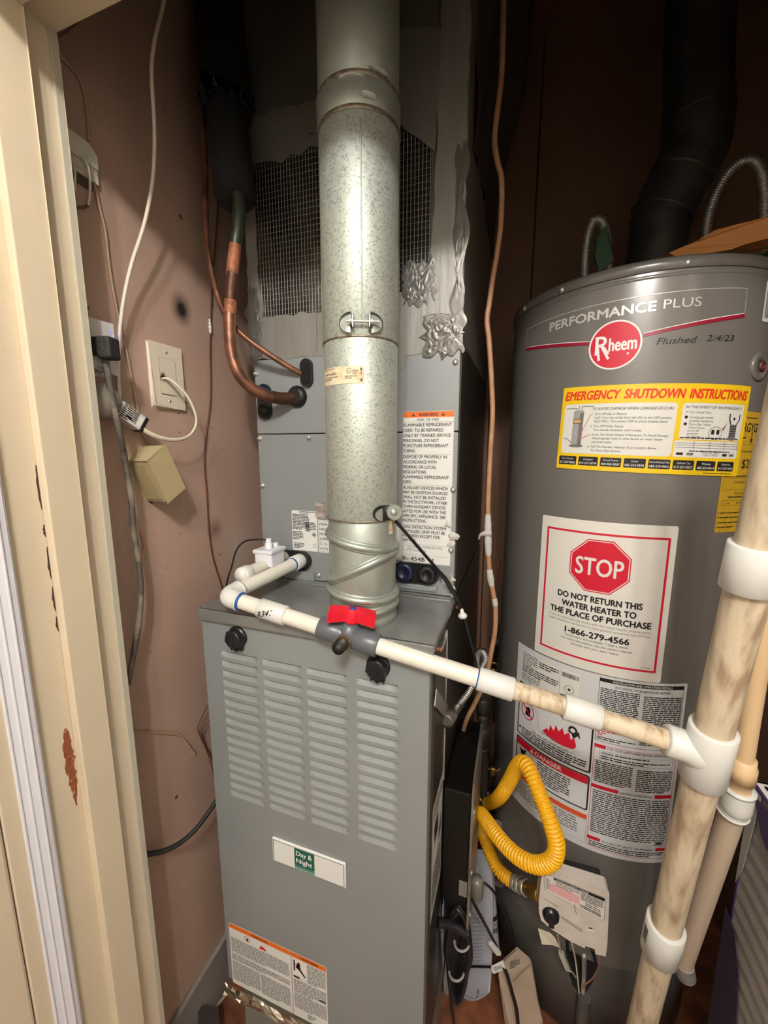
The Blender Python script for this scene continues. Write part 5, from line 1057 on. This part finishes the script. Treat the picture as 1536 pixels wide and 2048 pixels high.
def flexthing(name, label, px, r=.0098):
    t = thing(name, px[0], label, 'water hose'); p = resample(px, .0012); k = MB(); k.tube(p, lambda l: r+.0011*sin(2*pi*l/.0048), 14, 1); k.build('hose', FLEX, t)
    k = MB(); k.lathe([(.0125, 0), (.013, .002), (.013, .016), (.011, .018)], px[0]+V(0, 0, -.02), (0, 0, 1), 6); k.build('nut', BRASS, t)
    return t
z0_ = 1.63
a = ony(1169, 560, HY); fa = flexthing('water_connector', 'braided steel water connector arching beside green tape, left of vent', [V(a.x, HY, 1.645), ony(1170, 520, HY), ony(1175, 475, HY), ony(1186, 443, HY), ony(1199, 440, HY), ony(1209, 455, HY), ony(1215, 490, HY), ony(1217, 540, HY), ony(1218, 560, HY)])
k = MB(); k.prism([ony(1192, 478, HY-.02), ony(1211, 455, HY-.02), ony(1221, 490, HY-.02), ony(1224, 520, HY-.02), ony(1200, 540, HY-.02), ony(1188, 515, HY-.02)], V(0, .012, 0)); lbl(k.build('green_wrap', GRNT, fa, .003), 'dark green tape wrap')
fb = flexthing('water_connector', 'tall braided steel water connector arching at far right of heater top', [V(ony(1412, 500, .56).x, .56, 1.645), ony(1411, 470, .56), ony(1418, 425, .56), ony(1436, 378, .56), ony(1460, 342, .56), ony(1488, 322, .56), ony(1510, 325, .555), ony(1524, 350, .55), ony(1529, 390, .55), ony(1528, 430, .55), ony(1526, 470, .55)])
k = MB(); q = ony(1526, 458, .55); k.lathe([(.016, 0), (.019, .01), (.017, .05), (.012, .06)], q-V(0, 0, .055), (0, 0, 1), 14); lbl(k.build('green_wrap', GRNT, fb), 'green tape wrap at nipple')
kr = MB(); up_e = [(1338, 506), (1360, 496), (1395, 481), (1430, 461), (1470, 450), (1510, 440), (1560, 428)]; lo_e = [(1560, 472), (1520, 481), (1490, 489), (1462, 498), (1440, 503), (1395, 510), (1350, 513)]
R = random.Random(8)
pts = [ony(x, y, .40+R.uniform(-.003, .003)) for x, y in up_e+lo_e]
kr.prism(pts, (0, .055, .0)); tag(kr.build('kraft_insulation_scrap', BRNK, None, .006, 3), 'orange brown scrap of wrap lying across the heater top at right', 'insulation')
# ---- relief valve discharge line
rl = thing('relief_line', dep(1470, 1640, .54), 'tan and pale discharge pipe with white elbow behind the upright drain', 'pipe')
A0, A1 = dep(1552, 1080, .47), dep(1486, 1520, .535); av = (A1-A0).normalized()
k = MB(); k.pipe(A0-av*.25, A1+av*.02, .0118, 20); p1 = lbl(k.build('tan_pipe', CPVC, rl), 'tan pipe with printed line')
L = Label(on_pipe(A0+av*.13, av, .0118)); L.words(.0, .004, .17, 1, .004, GREY, seed=111); L.build('pipe_print', GREY, p1)
k = MB(); k.lathe([(.0118, 0), (.0146, 0), (.0146, .010), (.0165, .012), (.0165, .034), (.0135, .034), (.0135, .050)], A1-av*.004, av, 28); lbl(k.build('coupling', CPVC, rl), 'tan stepped coupling')
EL = A1+av*.058; D1 = dep(1366, 1925, .73); dv = (D1-EL).normalized()
k = MB(); k.tube([EL-av*.012, EL, EL+av*.012+dv*.004, EL+dv*.022, EL+dv*.034], .0180, 24, 5); lbl(k.build('elbow', PVCW, rl), 'white elbow')
for c_, d_ in ((EL-av*.013, av), (EL+dv*.031, dv)):
    k = MB(); k.lathe([(.0135, 0), (.0190, 0), (.0190, .004), (.0135, .004)], c_, d_, 24); k.build('elbow_rim', PVCW, rl)
k = MB(); k.pipe(EL+dv*.02, D1, .0148, 24); lbl(k.build('lower_pipe', PVCP, rl), 'pale dusty lower pipe')
k = MB(); de = (dep(1376, 1972, .75)-D1).normalized(); k.tube([D1-dv*.006, D1+dv*.004, D1+de*.02, D1+de*.035], .0165, 20, 4); k.lathe([(.0135, 0), (.0135, .0), (.011, .0), (.011, -.004), (0, -.004)], D1+de*.0355, de, 18); lbl(k.build('outlet_elbow', M('grey_outlet', '8d8983', .5), rl), 'grey outlet elbow with open end')

# ================================================================== BACK GAP BETWEEN FURNACE AND HEATER
cw = thing('copper_tube', ony(985, 820, .30), 'long bare copper colored line hanging between duct and water heater', 'pipe')
pts = [ony(x, y, .30) for x, y in ((1008, -40), (1006, 60), (1003, 150), (995, 220), (989, 280), (995, 325), (1003, 360), (1002, 440), (995, 500), (985, 560), (979, 605), (974, 640), (978, 680), (983, 760), (985, 830), (981, 900), (978, 960), (976, 1010), (976, 1070), (977, 1110), (980, 1150), (986, 1185), (991, 1215), (990, 1260), (983, 1300), (975, 1340), (962, 1380), (948, 1410), (933, 1440), (926, 1470), (929, 1510), (935, 1550), (938, 1580))]
k = MB(); k.tube(pts, .0052, 12, 6); k.build('tube', CPRB, cw)
R = random.Random(31)
for y0_, y1_, r_ in ((1022, 1112, .0078), (1138, 1172, .0072), (1196, 1212, .0064)):
    q = [p for p in smooth(pts, 10)]; seg_ = []
    for p in q:
        d = p-CAM; y_ = 1024-F*d.dot(UP)/d.dot(FW)
        if y0_ <= y_ <= y1_: seg_.append(p)
    ph = R.uniform(0, 6); n_ = len(seg_); LL = sum((b_-a_).length for a_, b_ in zip(seg_, seg_[1:]))
    k = MB(); k.tube(seg_, lambda l: (.0056+(r_-.0056)*(sin(pi*min(1, max(0, l/LL)))**.5)*(1+.22*sin(l*330+ph)+.12*sin(l*810))), 14, 1); lbl(k.build('caulk_smear', MASTIC, cw), 'smear of grey white caulk')
k = MB(); c = ony(966, 1068, .297); k.tube([c+V(.016, 0, .004), c+V(.006, -.001, .002), c+V(-.005, .001, -.003), c+V(-.009, .003, -.014)], lambda l: .0085-.22*l, 12, 5); lbl(k.build('caulk_smear', MASTIC, cw), 'lump of caulk sticking out left')
bc = thing('black_cable', ony(850, 1110, .17), 'thin black cable running from flue bracket down past coil corner with white caulk lump', 'cable')
k = MB(); k.tube([fpt(790, 1043)+V(0, .004, 0), ony(800, 1052, .07), ony(820, 1075, .11), ony(850, 1110, .15), ony(880, 1145, .180), ony(900, 1172, .189), ony(914, 1200, .19), ony(923, 1222, .19), ony(932, 1250, .19), ony(938, 1275, .19), ony(947, 1305, .19), ony(953, 1335, .19), ony(956, 1375, .19)], .0031, 10, 6); k.build('cable', BLKG, bc)
k = MB(); k.tube([ony(880, 1146, .178), ony(892, 1160, .185), ony(906, 1184, .188)], .0046, 10, 6); k.build('sleeve', BLKG, bc)
k = MB(); c = ony(926, 1231, .187); k.lathe([(0, 0), (.0075, .001), (.0095, .005), (.0075, .009), (.004, .012), (.003, .019), (0, .02)], c-V(0, 0, .006), (-.15, 0, 1), 14); lbl(k.build('caulk_lump', M('white_caulk'), bc), 'white caulk lump')
for px, y0_, y1_ in ((967, 840, 1440), (1070, 240, 690)):
    a, b = ony(px, y0_, .8595), ony(px-3, y1_, .8595); k = MB()
    k.tube([V((a.x+b.x)/2, .858, a.z+.2), V((a.x+b.x)/2, .858, b.z)], .0022, 8, 1); tag(k.build('wall_wire', M('dark_brown_wire', '2a1a12', .7)), 'dark thin line up the brown back wall '+('just left of water heater' if px < 1000 else 'above left shoulder of water heater'), 'wire')
gc = thing('shutoff_valve', ony(1000, 1290, .62), 'dark shutoff valve in the gap behind left side of water heater', 'valve')
k = MB(); a = ony(994, 1350, .66); k.pipe(a+V(0, 0, -.12), a+V(0, 0, .17), .011, 14); k.build('pipe', IRON, gc)
k = MB(); c = ony(992, 1290, .65); k.lathe([(.012, 0), (.020, .006), (.020, .05), (.012, .056)], c-V(0, 0, .028), (0, 0, 1), 14); k.lathe([(.012, 0), (.012, .03)], c, (-.3, -1, 0), 12); k.build('valve_body', IRON, gc)
k = MB(); c = ony(988, 1332, .60); k.tube([c+V(.012*cos(a_), -.003, .012*sin(a_)) for a_ in [i*.5 for i in range(13)]], .003, 8, 3); k.build('brass_ring', BRASS, gc)
wire('loose_wire', [ony(1002, 1125, .62), ony(996, 1150, .62), ony(988, 1180, .62), ony(986, 1220, .63), ony(990, 1255, .64)], .0022, BRW, 'dark wire dropping to the shutoff valve left of water heater')
# flexible metal conduit into the furnace side
fc = thing('flexible_conduit', onx(905, 1425, W+.01), 'flexible metal conduit arching into right side of furnace behind white pipe', 'conduit')
FP = [onx(893, 1440, W+.006), ony(915, 1412, .19), ony(935, 1388, .19), ony(950, 1362, .19), ony(964, 1335, .20), ony(971, 1318, .21), ony(966, 1305, .225), ony(957, 1308, .24), ony(953, 1322, .25), ony(955, 1345, .27)]
corrug(FP, .0052, .0042, .0008, 12).build('hose', FLEX, fc)
d_ = (FP[1]-FP[0]).normalized(); k = MB(); k.lathe([(.009, 0), (.0145, .004), (.0135, .034), (.011, .038)], FP[0]-d_*.004, d_, 12); lbl(k.build('taped_fitting', CRT, fc), 'fitting wrapped with silver tape')
# ---- things on the floor between furnace and heater
cc_ = thing('cable_coil', ony(915, 1890, .13), 'hank of shiny black cable hanging under control box', 'cable')
R = random.Random(21); k = MB(); P_ = []
NL = 15
for i in range(NL*24+1):
    t = i/24*2*pi; l = int(i/24); hw = .0255-.0015*l+R.uniform(-.0008, .0008); hh = .122-.006*(l % 3); ph = .004*l
    P_.append(V(.4865+hw*sin(t)*(1 if cos(t) > -.2 else .8), .128+.018*(l/NL)-.006+.004*sin(t*.5+l), .255+hh*cos(t)))
k.tube(P_, .0046, 10, 2); k.build('coil', BLKG, cc_)
for px, py in ((923, 1893), (912, 1952)):
    k = MB(); c = ony(px, py, .112); k.tube([c+V(.015*cos(a_), .008+.016*sin(a_), .004*cos(a_)) for a_ in [-pi+i*.4 for i in range(9)]], .0024, 8, 4); lbl(k.build('cable_tie', M('tie_white', '8f8c8a', .5), cc_), 'pale twist tie')
MANP = M('manual_paper', 'a9aab2', .6, var=(40, '96979f', .5))
mn = thing('manual', (.51, .29, -.10), 'grey blue rolled installation manual leaning beside black cable coil', 'booklet')
k = MB(); vs = []; fs = []; nU, nV = 16, 24
Lb, Rb = [(936, 1700), (925, 1790), (912, 1880), (903, 1940), (902, 1972)], [(982, 1700), (986, 1790), (985, 1880), (982, 1960), (979, 1985)]
def pl_(pts, t):
    x = t*(len(pts)-1); i = min(int(x), len(pts)-2); f = x-i; return pts[i][0]*(1-f)+pts[i+1][0]*f, pts[i][1]*(1-f)+pts[i+1][1]*f
for j in range(nV+1):
    t = j/nV; a, b = pl_(Lb, t), pl_(Rb, t)
    for i in range(nU+1):
        u = i/nU; px, py = a[0]*(1-u)+b[0]*u, a[1]*(1-u)+b[1]*u+24*t*t*sin(pi*u); yy = .34-.075*t+.012*cos(pi*u*1.1)
        vs.append(ony(px, py, yy))
n_ = len(vs); vs += [v+V(.001, .0045, 0) for v in vs]
for j in range(nV):
    for i in range(nU):
        q = [j*(nU+1)+i, (j+1)*(nU+1)+i, (j+1)*(nU+1)+i+1, j*(nU+1)+i+1]; fs.append(q); fs.append([x+n_ for x in q[::-1]])
edge = [j*(nU+1) for j in range(nV+1)]+[nV*(nU+1)+i for i in range(1, nU+1)]+[j*(nU+1)+nU for j in range(nV-1, -1, -1)]+[i for i in range(nU-1, 0, -1)]
for a, b in zip(edge, edge[1:]+edge[:1]): fs.append([b, a, a+n_, b+n_])
k.add(vs, fs, None, True); k.build('cover', MANP, mn)
def msurf(u, v, h):
    px = pl_(Lb, 1-v)[0]*(1-u)+pl_(Rb, 1-v)[0]*u; py = pl_(Lb, 1-v)[1]*(1-u)+pl_(Rb, 1-v)[1]*u+24*(1-v)**2*sin(pi*u)
    return ony(px, py, .34-.075*(1-v)+.012*cos(pi*u*1.1))+V(0, -.0004-h, 0)
L = Label(msurf); 
for i in range(13): L.words(.18, .66-.022*i, .75, 1, .014, M('manual_print', '85868e', .6), 1, .5, 1, 120+i)
L.words(.12, .165, .35, 2, .02, GREY, 1, .5, .7, 140); L.line([(.06, .06), (.3, .045), (.6, .045), (.85, .06)], .006, GREY, 1); L.line([(.06, .045), (.3, .03), (.6, .03), (.85, .045)], .006, GREY, 1); L.rect(.66, .09, .72, .16, GREY, 1); L.rect(.64, .05, .69, .075, GREY, 1)
L.build('manual_print', GREY, mn)
rm = thing('rolled_manual', (.545, .31, -.10), 'narrow rolled paper with dark stripes standing behind the manual', 'booklet')
a, b = ony(975, 1700, .345), ony(989, 1895, .325); dd = b-a; k = MB(); k.pipe(a, b, .0125, 20); k.build('roll', MANP, rm)
for t0, t1, c in ((.63, .68, '1d1e2c'), (.70, .73, '8a8578'), (.75, .80, '555a66')):
    k = MB(); k.pipe(a+dd*t0, a+dd*t1, .0127, 20); k.build('stripe', M('stripe_'+c, c, .6), rm)
pb = thing('plastic_pouch', (.45, .25, -.10), 'crumpled grey parts pouch between furnace side and black cable coil', 'bag')
k = MB(); ol = [(862, 1880), (872, 1855), (885, 1812), (890, 1865), (888, 1900), (897, 1945), (903, 1965), (902, 1992), (893, 1992), (888, 1986), (882, 1995), (876, 1985), (862, 1975)]
pp_ = [ony(x, y, .10+(y-1812)/180*.11+R.uniform(-.006, .006)) for x, y in ol]
for p in pp_: p.x = max(p.x, .4495)
k.prism(pp_, (0, .012, 0)); k.build('pouch', M('pouch_grey', '9a98a0', .35, bump=(26, 1.0), var=(28, '3a393b', .8, .3, .45)), pb, .002)
k = MB(); k.tube([ony(892, 1900, .147), ony(888, 1940, .17), ony(884, 1982, .195)], .0014, 6, 4); k.build('seam', INK, pb)
tc_ = thing('tagged_cord', ony(1010, 1950, .24), 'black cord with white tag running down from control box to floor', 'cord')
k = MB(); k.tube([ony(944, 1800, .14), ony(960, 1830, .17), ony(975, 1858, .2), ony(985, 1878, .215), ony(994, 1895, .22)], .0032, 10, 6); k.tube([ony(1006, 1932, .225), ony(1014, 1950, .225), ony(1024, 1985, .225), ony(1033, 2020, .225), ony(1037, 2060, .225)], .0042, 10, 6); k.build('cord', BLKG, tc_)
k = MB(); a, b = ony(981, 1884, .213), ony(998, 1908, .218); k.obox((a+b)/2, (b-a)/2, V(.005, 0, .003), V(0, .004, 0)); lbl(k.build('connector', M('connector_white', 'd6d2ca', .4), tc_, .0015), 'white plastic connector')
k = MB(); k.prism([ony(982, 1933, .222), ony(1006, 1921, .222), ony(1011, 1938, .222), ony(988, 1948, .222), ony(984, 1945, .222)], (0, .0012, 0)); t_ = lbl(k.build('tag', M('tag_white', 'e2e2e2', .5), tc_), 'white tag with small print')
L = Label(lambda a, b, h: ony(982+24*a+5*(1-b), 1948-15*b-12*a+6*a*b, .2218-h)); L.words(.15, .8, .85, 3, .2, GREY, 1, .5, 1, 150); L.build('tag_print', GREY, t_)
wire('zip_tie', [ony(929, 1934, .235), ony(950, 1933, .233), ony(984, 1934, .236)], .0030, BLKG, 'black tie strapped across the grey blue manual', 'strap', flat=.5)
wire('black_cord_loop', [ony(968, 1765, .30), ony(985, 1780, .3), ony(1008, 1815, .3), ony(1023, 1855, .3), ony(1028, 1890, .3), ony(1024, 1912, .29), ony(1010, 1926, .27)], .0026, BLKG, 'thin black cord looping in front of heater toward cardboard scrap', 'cord')
wire('floor_cord', [ony(902, 1965, .19), ony(900, 1985, .19), ony(904, 2015, .19), ony(909, 2060, .19)], .0030, BLKG, 'dark cord dropping to the floor beside furnace side', 'cord')
cb = MB(); cb.prism([ony(x, y, yy) for x, y, yy in ((1000, 1930, .262), (1033, 1900, .268), (1058, 1922, .27), (1063, 1932, .27), (1076, 2010, .268), (1085, 2046, .266), (1020, 2060, .24), (1010, 2046, .25), (997, 1950, .258))], V(.001, .006, 0))
cbo = thing('cardboard_scrap', (.64, .27, -.10), 'torn tan cardboard piece leaning against base of water heater', 'cardboard')
cb.build('board', M('cardboard_tan', 'b39f8c', .75, bump=(40, .2), var=(20, 'a08c78', .5)), cbo, .0012)
L = Label(lambda a, b, h: ony(1018+22*a+3*b, 1942-20*b-6*a, .263-h)); L.words(.0, .95, .9, 4, .2, GREY, 1, .6, .6, 151); L.build('board_print', GREY, cbo)
k = MB(); k.tube([ony(1028, 1962, .2535), ony(1044, 1945, .258), ony(1064, 1928, .264)], .0012, 6, 3); k.build('crease', M('cardboard_crease', '8a7664', .8), cbo)
# corner scraps left of the furnace
k = MB(); k.prism([onz(398, 2012, -.02), onz(436, 2018, -.02), onz(440, 2075, -.02), onz(398, 2075, -.02)], (0, 0, -.079)); tag(k.build('dark_box', M('dark_brown_box', '2e2420', .7, bump=(50, .3)), None, .002), 'small dark box on the floor left of furnace stand', 'box')
k = MB(); a, b = ony(433, 2012, .05), ony(455, 1985, .07); k.obox((a+b)/2, (b-a)/2, V(.004, 0, .002), V(0, .003, 0)); tag(k.build('pale_stick', M('pale_stick', 'a58f7d', .7)), 'pale wood splinter resting against left corner of furnace', 'stick')
# ================================================================== AIR FILTER AT RIGHT
af = thing('air_filter', (.97, -.05, -.10), 'pleated air filter with purple frame standing at lower right', 'air filter')
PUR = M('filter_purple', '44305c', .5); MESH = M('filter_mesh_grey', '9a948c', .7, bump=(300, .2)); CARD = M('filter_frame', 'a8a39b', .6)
A_ = dep(1503, 1560, .66); fxp = A_.x; zt = A_.z; ya = A_.y; yb = ya-.36; tk = .10
k = MB(); k.box((fxp, yb, zt-.004), (fxp+tk, ya, zt)); k.box((fxp+.002, ya-.004, -.098), (fxp+tk, ya, zt)); k.box((fxp+.002, yb, -.098), (fxp+tk, yb+.004, zt)); k.box((fxp+.002, yb, -.098), (fxp+tk, ya, -.094)); k.build('frame', PUR, af)
k = MB()
n = 26
for i in range(n):
    z0_ = -.09+(zt+.085)*i/n; dz = (zt+.085)/n
    k.prism([(fxp+.004, ya-.004, z0_), (fxp+.0026, ya-.004, z0_+dz*.5), (fxp+.004, ya-.004, z0_+dz), (fxp+.05, ya-.004, z0_+dz*.5)], (0, yb-ya+.008, 0))
o_ = k.build('pleats', MESH, af); o_['kind'] = 'stuff'
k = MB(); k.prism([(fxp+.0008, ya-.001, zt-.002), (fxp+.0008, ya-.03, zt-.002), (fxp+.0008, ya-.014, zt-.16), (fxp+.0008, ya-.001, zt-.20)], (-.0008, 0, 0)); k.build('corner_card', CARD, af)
L = Label(plane_surf((fxp+.004, ya-.004, zt), (0, -1, 0), (1, 0, 0))); L.rect(0, 0, .055, .045, WHITE, 1)
k = MB(); k.prism([onx(x, y, fxp+.0004) for x, y in ((1452, 1815), (1470, 1865), (1478, 1950), (1472, 2070), (1412, 2070))], (-.0008, 0, 0)); k.build('printed_panel', M('dark_purple', '3a2c44', .5), af)
k = MB(); k.prism([onx(x, y, fxp+.0004) for x, y in ((1510, 1592), (1560, 1650), (1560, 1760), (1524, 1672))], (-.0011, 0, 0)); k.build('printed_panel', PUR, af)
L.text('3M', .006, .008, .026, INK, .042, bold=.05, lay=3); L.build('brand_tag', WHITE, af)
